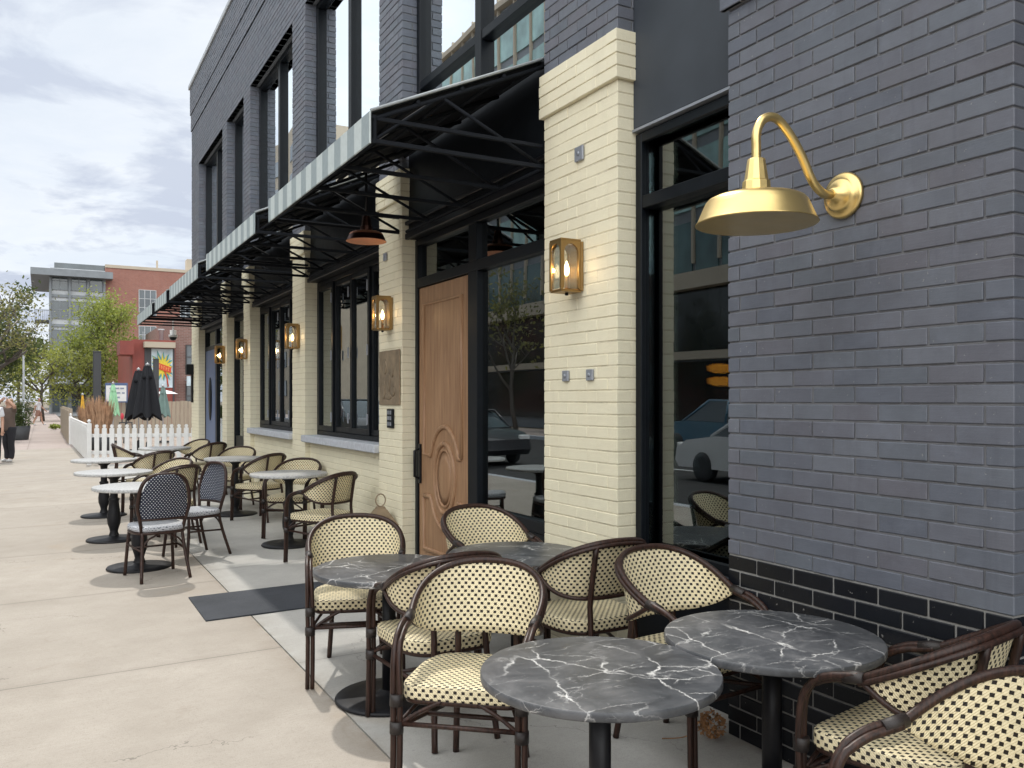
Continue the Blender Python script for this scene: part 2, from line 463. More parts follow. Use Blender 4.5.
def marble():
    t = NT('dark_marble')
    g = t.n('ShaderNodeObjectInfo'); co = t.coord()
    rv = t.n('ShaderNodeVectorMath', operation='MULTIPLY_ADD')
    cb = t.n('ShaderNodeCombineXYZ'); t.l(g.outputs['Random'], cb.inputs[0]); t.l(g.outputs['Random'], cb.inputs[1])
    t.l(cb.outputs[0], rv.inputs[0]); rv.inputs[1].default_value = (37, 91, 13); t.l(co, rv.inputs[2])
    p = rv.outputs[0]
    w = t.noise(p, 4.0, 6, .68, out='Color')
    dv = t.n('ShaderNodeVectorMath', operation='MULTIPLY_ADD'); t.l(w, dv.inputs[0]); dv.inputs[1].default_value = (.115, .115, .115); t.l(p, dv.inputs[2])
    def vein(sc, wd, mscale, mlo, mhi, st=(1, 1, 1), rot=0.0):
        q = t.mapping(dv.outputs[0], st, rot=(0, 0, rot))
        v = t.n('ShaderNodeTexVoronoi', feature='DISTANCE_TO_EDGE'); v.inputs['Scale'].default_value = sc; t.l(q, v.inputs['Vector'])
        line = t.ramp(v.outputs['Distance'], [(0.0, 1.0), (wd * .55, .75), (wd, .12), (wd * 1.8, 0.0)])
        mask = t.ramp(t.noise(p, mscale, 3), [(mlo, 0.0), (mhi, 1.0)])
        return t.math('MULTIPLY', line, mask)
    v1 = vein(3.8, .011, 4.5, .42, .60, (1, .40, 1), .6)
    v2 = vein(7, .014, 6.0, .46, .60, (.4, 1, 1), -.4)
    v3 = vein(18, .024, 9.0, .53, .66, (.45, 1, 1), .75)
    base = t.noise(p, 7, 6, .65, .8)
    c = t.ramp(base, [(.28, (.032, .034, .039)), (.5, (.066, .069, .075)), (.72, (.13, .13, .135))])
    cloud = t.noise(t.mapping(p, (1, .35, 1), rot=(0, 0, .7)), 5, 5, .7, 1.0); c = t.mix(t.ramp(cloud, [(.5, 0.0), (.75, .35)]), c, (.19, .19, .195))
    vv = t.math('MINIMUM', t.math('ADD', v1, t.math('ADD', t.math('MULTIPLY', v2, .8), t.math('MULTIPLY', v3, .45))), 1.0)
    c = t.mix(t.math('MULTIPLY', vv, t.ramp(t.noise(p, 11, 4), [(.30, .35), (.58, .85)])), c, (.74, .73, .71))
    fine = t.noise(p, 60, 3)
    t.bsdf(c, t.math('ADD', .30, t.math('MULTIPLY', base, .16)), 0, t.bump(fine, .03, .002), .5)
    return t.m
M['dark_marble'] = marble()
def granite():
    t = NT('pale_granite'); co = t.coord()
    a = t.noise(co, 55, 4, .7); b = t.noise(co, 8, 4)
    c = t.ramp(a, [(.32, (.20, .20, .21)), (.48, (.40, .40, .395)), (.66, (.54, .54, .53))])
    c = t.mix(t.ramp(b, [(.4, 0.0), (.8, .3)]), c, (.42, .42, .43))
    t.bsdf(c, .38, 0, t.bump(a, .03, .002))
    return t.m
M['pale_granite'] = granite()
def emit(name, col, s):
    t = NT(name); e = t.n('ShaderNodeEmission'); e.inputs[0].default_value = (*col, 1); e.inputs[1].default_value = s
    t.l(e.outputs[0], t.out.inputs[0]); return t.m
M['bulb'] = emit('bulb', (1, .72, .38), 9)
M['amber'] = emit('amber', (1, .30, .035), 3.8)
def stripes(name, a, b, step, ax=1):
    t = NT(name); p = t.pos(); s = t.n('ShaderNodeSeparateXYZ'); t.l(p, s.inputs[0])
    u = t.math('FRACT', t.math('DIVIDE', s.outputs[ax], step))
    f = t.math('GREATER_THAN', u, .5)
    nz = t.noise(p, 30, 3)
    ca = t.ramp(nz, [(.3, tuple(x * .9 for x in a)), (.7, a)]); cb_ = t.ramp(nz, [(.3, tuple(x * .9 for x in b)), (.7, b)])
    t.bsdf(t.mix(f, ca, cb_), .8, 0, t.bump(t.noise(p, 300, 2), .1, .001))
    return t.m
M['awning_stripe'] = stripes('awning_stripe', (.53, .59, .585), (.31, .365, .38), .262)
M['awning_lining'] = plain('awning_lining', (.011, .013, .017), .75, spec=.15)
def matting():
    t = NT('mat_rubber'); p = t.pos()
    n = t.noise(p, 140, 2); b = t.noise(p, 2.5, 4)
    c = t.ramp(b, [(.3, (.022, .026, .034)), (.7, (.042, .047, .058))])
    t.bsdf(c, .85, 0, t.bump(n, .7, .006)); return t.m
M['mat_rubber'] = matting()
# ================================================================= ground
def sheet(name, x0, x1, y0, y1, mat, zoff=0.0, slope=True, nx=2, ny=2, th=None):
    b = MB()
    f = (lambda x: gz(x) + zoff) if slope else (lambda x: zoff)
    b.grid(lambda u, v: (x0 + (x1 - x0) * u, y0 + (y1 - y0) * v, f(x0 + (x1 - x0) * u)), nx, ny, smooth=False)
    if th:   # skirt so slabs have real thickness
        for xa in (x0, x1):
            b.quad((xa, y0, f(xa)), (xa, y1, f(xa)), (xa, y1, f(xa) - th), (xa, y0, f(xa) - th))
        for ya in (y0, y1):
            b.quad((x0, ya, f(x0)), (x1, ya, f(x1)), (x1, ya, f(x1) - th), (x0, ya, f(x0) - th))
    o = b.build(name, mat); o['kind'] = 'structure'
    return o
sheet('ground', -700, 700, -500, 900, M['earth'], -.32, False)
sheet('road', -13.0, -2.6, -40, 140, M['asphalt'], -.215, False)
sheet('sidewalk', -2.4, 1.287, -12, 30.5, M['sidewalk'], 0, True, th=.35)
sheet('sidewalk_extension', -2.4, 1.287, 30.508, 140, M['sidewalk_far'], 0, True, th=.35)
sheet('concrete_pad', 1.297, 3.4, -12, 22.2, M['pad'], -.001, True, th=.3)
sheet('patio_floor', 1.297, 16, 22.208, 60, M['pavers'], -.03, False, th=.25)
sheet('parking_lot', -2.4, 40, 140.5, 200, M['asphalt'], -.1, False)
kb = MB(); kb.cbox(-2.58, -2.406, -12, 140, -.3, gz(-2.4) + .003, .012); kb.build('kerb', M['sill_stone'])['kind'] = 'structure'
sheet('far_sidewalk', -17.5, -13.2, -40, 140, M['sidewalk_far'], -.07, False, th=.25)
kb = MB(); kb.cbox(-13.19, -13.01, -40, 140, -.3, -.065, .012); kb.build('far_kerb', M['sill_stone'])['kind'] = 'structure'
lm = MB()
for k in range(14): lm.box(-7.86, -7.74, -30 + k * 9, -27 + k * 9, -.2145, -.211)
lm.build('lane_marking', M['white_paint'])['kind'] = 'structure'

# ================================================================= the restaurant building
RW = .0677; BL = .195; BH = .0597; PITCH = .203; BD = .0935; VG = .008
rng = random.Random(5)
CHM = .0028
def brick(b, x0, x1, y0, y1, z, proud=0.0):
    j = rng.uniform(-.0022, .0018)
    b.cbox(x0 + j, x1, y0, y1, z, z + BH + rng.uniform(-.0008, .0008), CHM)
def pier_rows(b, x0, x1, y0, y1, r0, r1, sides='both', par=0):
    """bricks on the street face (x0) and on the two returns, rows r0..r1-1"""
    for r in range(r0, r1):
        z = r * RW; p = (r + par) % 2
        y = y0
        first = BL if p == 0 else BD
        ln = first
        i = 0
        while y < y1 - .012:
            e = min(y + ln, y1)
            if y1 - e < .03: e = y1
            d = BD
            if i == 0 and p == 1: d = min(BL, x1 - x0)
            brick(b, x0, x0 + min(d, x1 - x0), y, e, z)
            y = e + VG; ln = BL + .008 - VG; i += 1
        if sides:
            for s in (0, 1):
                if s == 1 and sides == 'near': continue
                xs = x0 + (BD if (p == 0 or s == 1) else BL) + VG
                while xs < x1 - .012:
                    e = min(xs + BL, x1)
                    if x1 - e < .03: e = x1
                    if s == 0: brick(b, xs, e, y0, y0 + BD, z)
                    else: brick(b, xs, e, y1 - min(BD, (y1 - y0) * .45), y1, z)
                    xs = e + VG

BX = 2.74
bld = thing('restaurant_building', 'dark grey brick restaurant building with cream painted piers and tall black framed windows', 'building', (2.74, 10, 0))
def part(b, name, mat, parent=None):
    return b.build(name, mat, parent or bld, world=True)
E = .006
def core(b, x0, x1, y0, y1, z0, z1):
    b.box(x0 + E, x1, y0 + E, y1 - E, z0, z1)

# near grey pier beside the camera
b = MB(); pier_rows(b, 2.70, 3.30, 1.59, 2.875, 12, 120); part(b, 'grey_brick_pier', M['grey_brick'])
b = MB(); b.box(2.7058, 3.30, 1.5958, 2.8692, .813, 8.1); part(b, 'mortar_core', M['grey_mortar'])
b = MB(); pier_rows(b, 2.70, 3.30, 1.59, 2.875, 0, 12); part(b, 'black_brick_base', M['black_brick'])
b = MB(); core(b, 2.699, 3.301, 1.588, 2.877, -.1, .811); part(b, 'base_mortar', M['pale_mortar'])
b = MB(); pier_rows(b, 2.672, 2.70 - .004, 1.562, 2.903, 48, 52, sides=None); part(b, 'brick_ledge', M['grey_brick'])
b = MB(); b.box(2.679, 2.7, 1.57, 2.895, 48 * RW, 52 * RW - .01); part(b, 'ledge_mortar', M['grey_mortar'])

PIERS = [(3.77, 4.539), (6.93, 7.508), (10.05, 10.63), (13.10, 13.57), (14.95, 15.35), (17.9, 18.8)]
def soft(on):
    global BH, VG, E, CHM
    BH, VG, E, CHM = (.0605, .0012, .0045, .0022) if on else (.0597, .008, .006, .0028)
for (a, c) in PIERS:
    soft(True)
    b = MB(); pier_rows(b, BX, 2.93, a, c, 0, 48); part(b, 'cream_brick_pier', M['cream_brick'])
    b = MB(); core(b, BX - .002, 2.94, a - .002, c + .002, -.1, 48 * RW); part(b, 'cream_mortar', M['cream_mortar'])
    b = MB(); pier_rows(b, BX - .024, 2.93, a - .024, c + .024, 48, 52); part(b, 'cream_ledge', M['cream_brick'])
    b = MB(); core(b, BX - .024, 2.94, a - .024, c + .024, 48 * RW + .003, 52 * RW - .006); part(b, 'ledge_mortar', M['cream_mortar'])
    soft(False)
    b = MB(); pier_rows(b, BX, 2.95, a, c, 52, 92); part(b, 'grey_brick_pier', M['grey_brick'])
    b = MB(); core(b, BX, 2.96, a, c, 52 * RW - .003, 92 * RW + .01); part(b, 'mortar_core', M['grey_mortar'])
# parapet
b = MB(); pier_rows(b, BX, 2.95, 2.88, 18.8, 92, 105); pier_rows(b, BX - .016, 2.95, 2.88, 18.82, 105, 110); pier_rows(b, BX - .032, 2.95, 2.88, 18.84, 110, 118)
part(b, 'brick_parapet', M['grey_brick'])
b = MB(); b.box(BX + E, 3.3, 2.885, 18.79, 92 * RW, 118 * RW - .005); b.box(BX - .008, BX + E - .001, 2.885, 18.79, 105 * RW, 118 * RW - .006); part(b, 'parapet_mortar', M['grey_mortar'])
b = MB(); b.cbox(BX - .06, 3.4, 1.5, 18.88, 118 * RW + .001, 118 * RW + .09, .008); part(b, 'parapet_cap', M['cap_metal'])

# shell: roof, rear and end walls, interior floor
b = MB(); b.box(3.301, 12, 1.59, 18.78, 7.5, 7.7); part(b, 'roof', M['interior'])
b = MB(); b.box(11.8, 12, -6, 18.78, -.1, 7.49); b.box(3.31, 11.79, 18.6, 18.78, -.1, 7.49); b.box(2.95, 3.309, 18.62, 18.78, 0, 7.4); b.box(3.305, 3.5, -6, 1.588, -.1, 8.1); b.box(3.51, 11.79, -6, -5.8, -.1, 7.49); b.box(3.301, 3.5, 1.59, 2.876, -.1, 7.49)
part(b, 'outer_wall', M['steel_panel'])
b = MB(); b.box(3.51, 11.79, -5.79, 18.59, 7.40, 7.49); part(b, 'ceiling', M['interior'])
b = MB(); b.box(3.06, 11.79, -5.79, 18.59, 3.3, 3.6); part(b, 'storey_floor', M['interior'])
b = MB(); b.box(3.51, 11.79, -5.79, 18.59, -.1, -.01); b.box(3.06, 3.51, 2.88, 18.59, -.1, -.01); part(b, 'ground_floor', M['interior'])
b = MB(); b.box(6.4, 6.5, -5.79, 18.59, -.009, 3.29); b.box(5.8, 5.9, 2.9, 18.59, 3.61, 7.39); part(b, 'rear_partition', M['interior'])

# ---- bay 0 : window beside the near pier, steel panel above
GX = 2.905   # glass plane
def frame_rect(b, y0, y1, z0, z1, w=.06, x0=2.86, x1=2.95):
    b.cbox(x0, x1, y0, y0 + w, z0, z1, .004); b.cbox(x0, x1, y1 - w, y1, z0, z1, .004)
    b.cbox(x0, x1, y0 + w, y1 - w, z0, z0 + w, .004); b.cbox(x0, x1, y0 + w, y1 - w, z1 - w, z1, .004)
def pane(parent, y0, y1, z0, z1, mat='glass', x=GX):
    b = MB(); b.box(x, x + .008, y0, y1, z0, z1); return part(b, 'pane', M[mat], parent)
b = MB(); b.cbox(2.845, 2.95, 2.877, 3.768, 2.985, 6.24, .004); part(b, 'steel_panel', M['steel_panel'])
b = MB(); b.box(2.838, 2.95, 2.877, 3.768, 2.968, 2.982); part(b, 'flashing', M['grey_plate'])
b = MB(); frame_rect(b, 2.877, 3.768, .66, 2.958, .052, 2.86, 2.89); frame_rect(b, 2.877, 3.768, .661, 2.957, .022, 2.8905, 2.95); b.cbox(2.863, 2.947, 2.93, 3.715, 2.545, 2.615, .004);
w0 = part(b, 'window', M['black_frame'])
pane(w0, 2.90, 3.745, .684, 2.934, x=2.936)
b = MB(); b.cbox(2.825, 2.955, 2.877, 3.768, .615, .657, .004); part(b, 'window_sill', M['steel_panel'], w0)
b = MB(); b.cbox(2.86, 2.94, 2.877, 3.768, -.1, .612, .004); part(b, 'base_panel', M['black_panel'])

# ---- bay 1 : oak door and tall glass
def header(y0, y1):
    b = MB(); b.cbox(2.80, 2.97, y0, y1, 2.90, 3.66, .004); part(b, 'header_panel', M['black_panel'])
    for (za, zb) in ((2.895, 2.945), (3.02, 3.05)):
        b = MB(); b.cbox(2.765, 2.799, y0, y1, za, zb, .004); part(b, 'steel_beam', M['black_metal'])
header(4.541, 6.928)
Y0, Y1 = 4.541, 6.928
b = MB(); frame_rect(b, Y0, Y1, .02, 2.895, .055)
b.cbox(2.858, 2.952, Y0 + .056, Y1 - .056, 2.475, 2.555, .004)
b.cbox(2.857, 2.953, 5.71, 5.87, .076, 2.474, .004); b.cbox(2.857, 2.953, 5.72, 5.86, 2.556, 2.839, .004)
b.cbox(2.862, 2.948, Y0 + .056, 5.709, .62, .70, .004)
b.cbox(2.87, 2.94, Y0 + .056, 5.709, .076, .619, .004)
w1 = part(b, 'window', M['black_frame'])
pane(w1, Y0 + .05, 5.712, .698, 2.477); pane(w1, Y0 + .05, 5.725, 2.553, 2.842); pane(w1, 5.855, Y1 - .05, 2.553, 2.842)
# door: slab with routed frame, oval boss and curved bands
dy0, dy1, dz0, dz1 = 5.878, 6.866, .03, 2.468
b = MB(); b.cbox(2.875, 2.925, dy0, dy1, dz0, dz1, .004)
door = part(b, 'door', M['oak'])
b = MB(); yc = (dy0 + dy1) / 2 - .04; zc = .86
def rib(pts, r=.021): b.tube([(2.874, y, z) for y, z in pts], r, 8)
ya, yb = dy0 + .13, dy1 - .11
arcR = .33
def oval(ry, rz, a0=0, a1=2 * PI, n=36): return [(yc + ry * math.sin(a0 + (a1 - a0) * i / n), zc + rz * math.cos(a0 + (a1 - a0) * i / n)) for i in range(n + 1)]
rib(oval(.20, .285)); rib(oval(.155, .232), .013)
top = oval(.30, .42, -1.15, 1.15, 24); bot = oval(.30, .42, PI - 1.15, PI + 1.15, 24)
rib([(ya, zc + .18)] + top + [(yb, zc + .18), (yb, dz1 - .15), (ya, dz1 - .15), (ya, zc + .18)])
rib([(yb, zc - .18)] + bot + [(ya, zc - .18), (ya, dz0 + .2), (yb, dz0 + .2), (yb, zc - .18)])
part(b, 'moulding', M['oak'], door)
b = MB(); b.lathe([(0.001, .016), (.6, .010), (1, 0)], (0, 0, 0), 28)
b.v = [(2.876 - p[2], yc + p[0] * .155, zc + p[1] * .235) for p in b.v]; b.f = [f[::-1] for f in b.f]
part(b, 'oval_panel', M['oak'], door)
b = MB(); b.cbox(2.855, 2.8745, dy1 - .055, dy1 - .012, .78, 1.12, .004); b.tube([(2.865, dy1 - .034, .82), (2.815, dy1 - .034, .84), (2.815, dy1 - .034, 1.06), (2.865, dy1 - .034, 1.08)], .011, 8)
part(b, 'handle', M['black_metal'], door)

# ---- bays 2, 3 : folding windows above a cream wall
for (a, c) in ((7.51, 10.048), (10.632, 13.098)):
    header(a, c)
    soft(True)
    b = MB(); pier_rows(b, 2.80, 2.89, a, c, 0, 15, sides=None); soft(False); part(b, 'cream_sill_wall', M['cream_brick'])
    b = MB(); b.box(2.803, 2.95, a, c, -.1, 1.0); part(b, 'cream_mortar', M['cream_mortar'])
    b = MB(); b.cbox(2.690, 2.96, a - .0, c + .0, 1.005, 1.085, .008); part(b, 'window_sill', M['sill_stone'])
    b = MB(); x0, x1 = 2.885, 2.965; w = .05
    frame_rect(b, a, c, 1.088, 2.895, w, x0, x1)
    n = 4; st = (c - a - 2 * w) / n
    for k in range(n):
        ya = a + w + k * st + .004; yb = ya + st - .008
        sx = .02 if k % 2 else .0
        frame_rect(b, ya, yb, 1.142, 2.84, .058, x0 + .012 - sx, x1 - .012 - sx)
    wf = part(b, 'window', M['black_frame'])
    for k in range(n):
        ya = a + w + k * st + .06; yb = a + w + (k + 1) * st - .06
        pane(wf, ya, yb, 1.198, 2.784, x=2.925 - (.02 if k % 2 else 0))
    for k in range(1, n):
        for zz in (1.25, 1.95, 2.6):
            b = MB(); b.cbox(x0 - .035, x0 - .022, a + w + k * st - .012, a + w + k * st + .012, zz, zz + .11, .002); part(b, 'hinge', M['grey_plate'], wf)
    for (q0, q1) in ((.06, .30), (.55, .70)):
        b = MB(); ya = a + (c - a) * q0; yb = a + (c - a) * q1
        b.grid(lambda u, v: (3.35 + .03 * math.sin(u * 40), ya + (yb - ya) * u, .05 + 2.7 * v), 40, 1); part(b, 'curtain', M['curtain'], wf)
# ---- bay 4 : narrow black door ; bay 5 : blue door
header(13.572, 14.948)
b = MB(); frame_rect(b, 13.572, 14.948, .02, 2.895, .06); b.cbox(2.87, 2.94, 13.633, 14.887, 2.47, 2.54, .004); b.cbox(2.875, 2.935, 13.633, 14.887, .081, .9, .004)
b.cbox(2.872, 2.938, 14.22, 14.30, .9, 2.469, .004)
w4 = part(b, 'window', M['black_frame']); pane(w4, 13.63, 14.222, .9, 2.472); pane(w4, 14.298, 14.89, .9, 2.472); pane(w4, 13.63, 14.89, 2.538, 2.838)
header(15.352, 17.898)
b = MB(); frame_rect(b, 15.352, 17.898, .02, 2.895, .06); b.cbox(2.87, 2.94, 15.413, 17.837, 2.47, 2.55, .004); b.cbox(2.87, 2.94, 16.66, 16.80, .081, 2.469, .004)
b.cbox(2.87, 2.94, 16.0, 16.06, .081, 2.469, .004); b.cbox(2.868, 2.942, 16.66, 16.80, 2.551, 2.834, .004)
w5 = part(b, 'window', M['black_frame']); pane(w5, 15.41, 16.002, .09, 2.472); pane(w5, 16.058, 16.662, .09, 2.472); pane(w5, 15.41, 16.662, 2.548, 2.838); pane(w5, 16.798, 17.84, 2.548, 2.838)
b = MB(); b.cbox(2.868, 2.92, 16.805, 17.832, .03, 2.466, .004); dr = part(b, 'door', M['blue_door'])
b = MB(); b.lathe([(.001, .012), (1, .008), (1, 0)], seg=28); b.v = [(2.867 - p[2], 17.32 + p[0] * .17, 1.52 + p[1] * .42) for p in b.v]; b.f = [f[::-1] for f in b.f]
part(b, 'oval_window', M['black_panel'], dr)

# ---- upper windows
UB = [(4.541, 6.928, 1, True), (7.51, 10.048, 1, False), (10.632, 13.098, 1, False), (13.572, 14.948, 0, False), (15.352, 17.898, 1, False)]
for (a, c, nm, bar) in UB:
    b = MB(); x0, x1 = 2.875, 2.97
    frame_rect(b, a, c, 3.665, 6.232, .07, x0, x1)
    m = (a + c) / 2 - .01
    if nm: b.cbox(x0 - .004, x1 - .002, m - .05, m + .05, 3.736, 6.161, .004)
    for zz in ((4.20, ) if bar else (5.55,)):
        if nm and bar:
            b.cbox(x0 + .002, x1 - .004, a + .071, m - .051, zz, zz + .07, .004); b.cbox(x0 + .002, x1 - .004, m + .051, c - .071, zz, zz + .07, .004)
        elif bar: b.cbox(x0 + .002, x1 - .004, a + .071, c - .071, zz, zz + .07, .004)
    wu = part(b, 'window', M['black_frame'])
    if nm:
        for (p, q) in ((a + .065, m - .045), (m + .045, c - .065)):
            if not bar: pane(wu, p, q, 3.73, 6.165, 'glass_upper', 2.93); continue
            pane(wu, p, q, 3.73, zz + .005, 'glass_upper', 2.93); pane(wu, p, q, zz + .065, 6.165, 'glass_upper', 2.93)
    else: pane(wu, a + .065, c - .065, 3.73, 6.165, 'glass_upper', 2.93)

# ================================================================= awnings
M['edge_grey'] = plain('edge_grey', (.34, .37, .38), .7)
def awning(y0, y1, label):
    r = thing('awning', label, 'awning', (2.80, (y0 + y1) / 2, 2.96), 0, 'striped awnings along the facade')
    XF, XW = 1.63, 2.765
    zf0, zf1, zw = 2.955, 3.115, 3.63
    def fx(u): return XF + (XW - XF) * u
    def fz(u): return zf1 + (zw - zf1) * u
    def p(b, name, mat, par=None): return b.build(name, M[mat], par or r, world=True)
    b = MB()
    b.grid(lambda u, v: (fx(v), y0 + (y1 - y0) * u, fz(v) + .016 - .010 * math.sin(PI * ((u * 6) % 1))), 48, 4)
    b.grid(lambda u, v: (XF - .013, y0 + (y1 - y0) * u, zf1 + .014), 1, 1)
    p(b, 'canopy', 'awning_stripe')
    b = MB(); b.grid(lambda u, v: (fx(v), y1 + (y0 - y1) * u, fz(v) + .003 - .010 * math.sin(PI * (((1 - u) * 6) % 1))), 48, 4); p(b, 'lining', 'awning_lining')
    b = MB(); b.cbox(XF - .016, XF - .006, y0 - .004, y1 + .004, zf0 - .008, zf1 + .016, .003)
    p(b, 'valance', 'awning_stripe')
    for ye in (y0 - .004, y1 + .004):
        b = MB(); b.tube([(fx(0) - .01, ye, fz(0) + .018), (fx(1), ye, fz(1) + .018)], .009, 6); p(b, 'edge_trim', 'edge_grey')
    b = MB()
    for u in (.0, .25, .5, .75, 1.0):
        b = MB(); b.tube([(fx(u) + (.012 if u == 0 else 0), y0, fz(u) - .014), (fx(u) + (.012 if u == 0 else 0), y1, fz(u) - .014)], .013, 6); p(b, 'frame_rail', 'awning_lining')
    for xx in (XF + .012, XW + .02):
        b = MB(); b.tube([(xx, y0, zf0 + .012), (xx, y1, zf0 + .012)], .016, 6); p(b, 'frame_rail', 'awning_lining')
    n = 5
    for k in range(n):
        b = MB(); y = y0 + .016 + (y1 - y0 - .032) * k / (n - 1)
        b.cbox(XF + .012, XW, y - .012, y + .012, zf0, zf0 + .026, .003)
        if k in (0, n - 1): b.cbox(XF + .03, XW, y - .011, y + .011, zf1 - .03, zf1 - .006, .003)
        b.tube([(XF + .02, y, zf1 - .02), (XW, y, zw - .03)], .014, 6)
        b.tube([(fx(.38), y, fz(.38) - .02), (XW - .01, y, zf0 + .02)], .011, 6)
        b.tube([(XF + .02, y, zf0 + .02), (fx(.38), y, fz(.38) - .02)], .010, 6)
        b.cbox(XF + .008, XF + .03, y - .012, y + .012, zf0, zf1, .003)
        if k in (0,): b.cbox(XF - .004, XF + .0, y - .02, y + .004, zf0 - .004, zf1 + .01, .001)
        p(b, 'bracket', 'awning_lining')
    return r
for (a, c), lb in zip(((4.58, 7.02), (7.55, 10.02), (10.66, 13.15), (13.58, 14.98), (15.50, 17.9)),
    ('large striped awning nearest the camera, above the oak door', 'striped awning second from the camera, behind the copper barn lamp',
     'striped awning over the far folding window with stone sill', 'shortest striped awning, above the narrow black doorway',
     'farthest striped awning, above the blue door at the corner')):
    awning(a, c, lb)

# ================================================================= lamps and fixtures on the facade
def barn_lamp(name, label, base, drop, shade_r, outm, inm):
    x, y, z = base                           # wall point of the flange
    r = thing(name, label, 'lamp', base)
    p = lambda b, n, m, q=None: b.build(n, M[m], q or r)
    b = MB(); b.lathe([(0.001, 0), (.088, 0), (.088, .012), (.080, .020), (.066, .022), (.064, .032), (.054, .040), (.03, .044), (.024, .07), (.016, .074)], (0, 0, 0), 36, axis=(-1, 0, 0))
    if not drop: p(b, 'wall_flange', outm)
    pr = 0 if drop else -.46
    path = [(pr, 0, .075), (pr, 0, .30), (pr, 0, drop)] if drop else smoothpath([(-.06, 0, 0), (-.115, 0, -.005), (-.175, 0, .035), (-.235, 0, .125), (-.30, 0, .198), (-.365, 0, .240), (-.425, 0, .226), (pr + .002, 0, .175), (pr, 0, .11), (pr, 0, .075)], 6)
    b = MB(); b.tube(path, .0165 if not drop else .011, 14); p(b, 'stem' if drop else 'gooseneck', 'black_metal' if drop else outm)
    b = MB(); b.lathe([(.018, .100), (.029, .098), (.032, .092), (.043, .020), (.049, .016), (.052, -.022), (.048, -.026)], (pr, 0, -.02), 12, smooth=False); p(b, 'lamp_socket', outm)
    h = shade_r
    k = h / .211; zz = lambda q: -.03 + (q + .03) * k
    prof = [(.045, zz(-.046)), (h * .45, zz(-.051)), (h * .66, zz(-.058)), (h * .77, zz(-.067)), (h * .84, zz(-.080)), (h * .88, zz(-.094)), (h * .985, zz(-.146)), (h, zz(-.150)), (h + .003, zz(-.155))]
    b = MB(); b.lathe(prof, (pr, 0, 0), 56); sh = p(b, 'lamp_shade', outm)
    prof = [(h + .002, zz(-.156)), (h - .003, zz(-.150)), (h * .975, zz(-.144)), (h * .85, zz(-.080)), (h * .80, zz(-.068)), (h * .72, zz(-.060)), (.05, zz(-.054)), (.001, zz(-.054))]
    b = MB(); b.lathe(prof, (pr, 0, 0), 56); p(b, 'shade_lining', inm, sh)
    b = MB(); b.lathe([(.001, -.11), (.02, -.105), (.03, -.088), (.022, -.062), (.012, -.045)], (pr, 0, 0), 16); p(b, 'light_bulb', 'white_paint')
    return r
barn_lamp('barn_lamp', 'large brass gooseneck barn lamp on the grey brick wall', (2.697, 2.239, 2.284), 0, .211, 'brass', 'brass')
barn_lamp('barn_lamp', 'small copper barn lamp hanging under the awnings above the oak door', (2.30, 6.60, 2.91), .47, .160, 'dark_copper', 'copper')

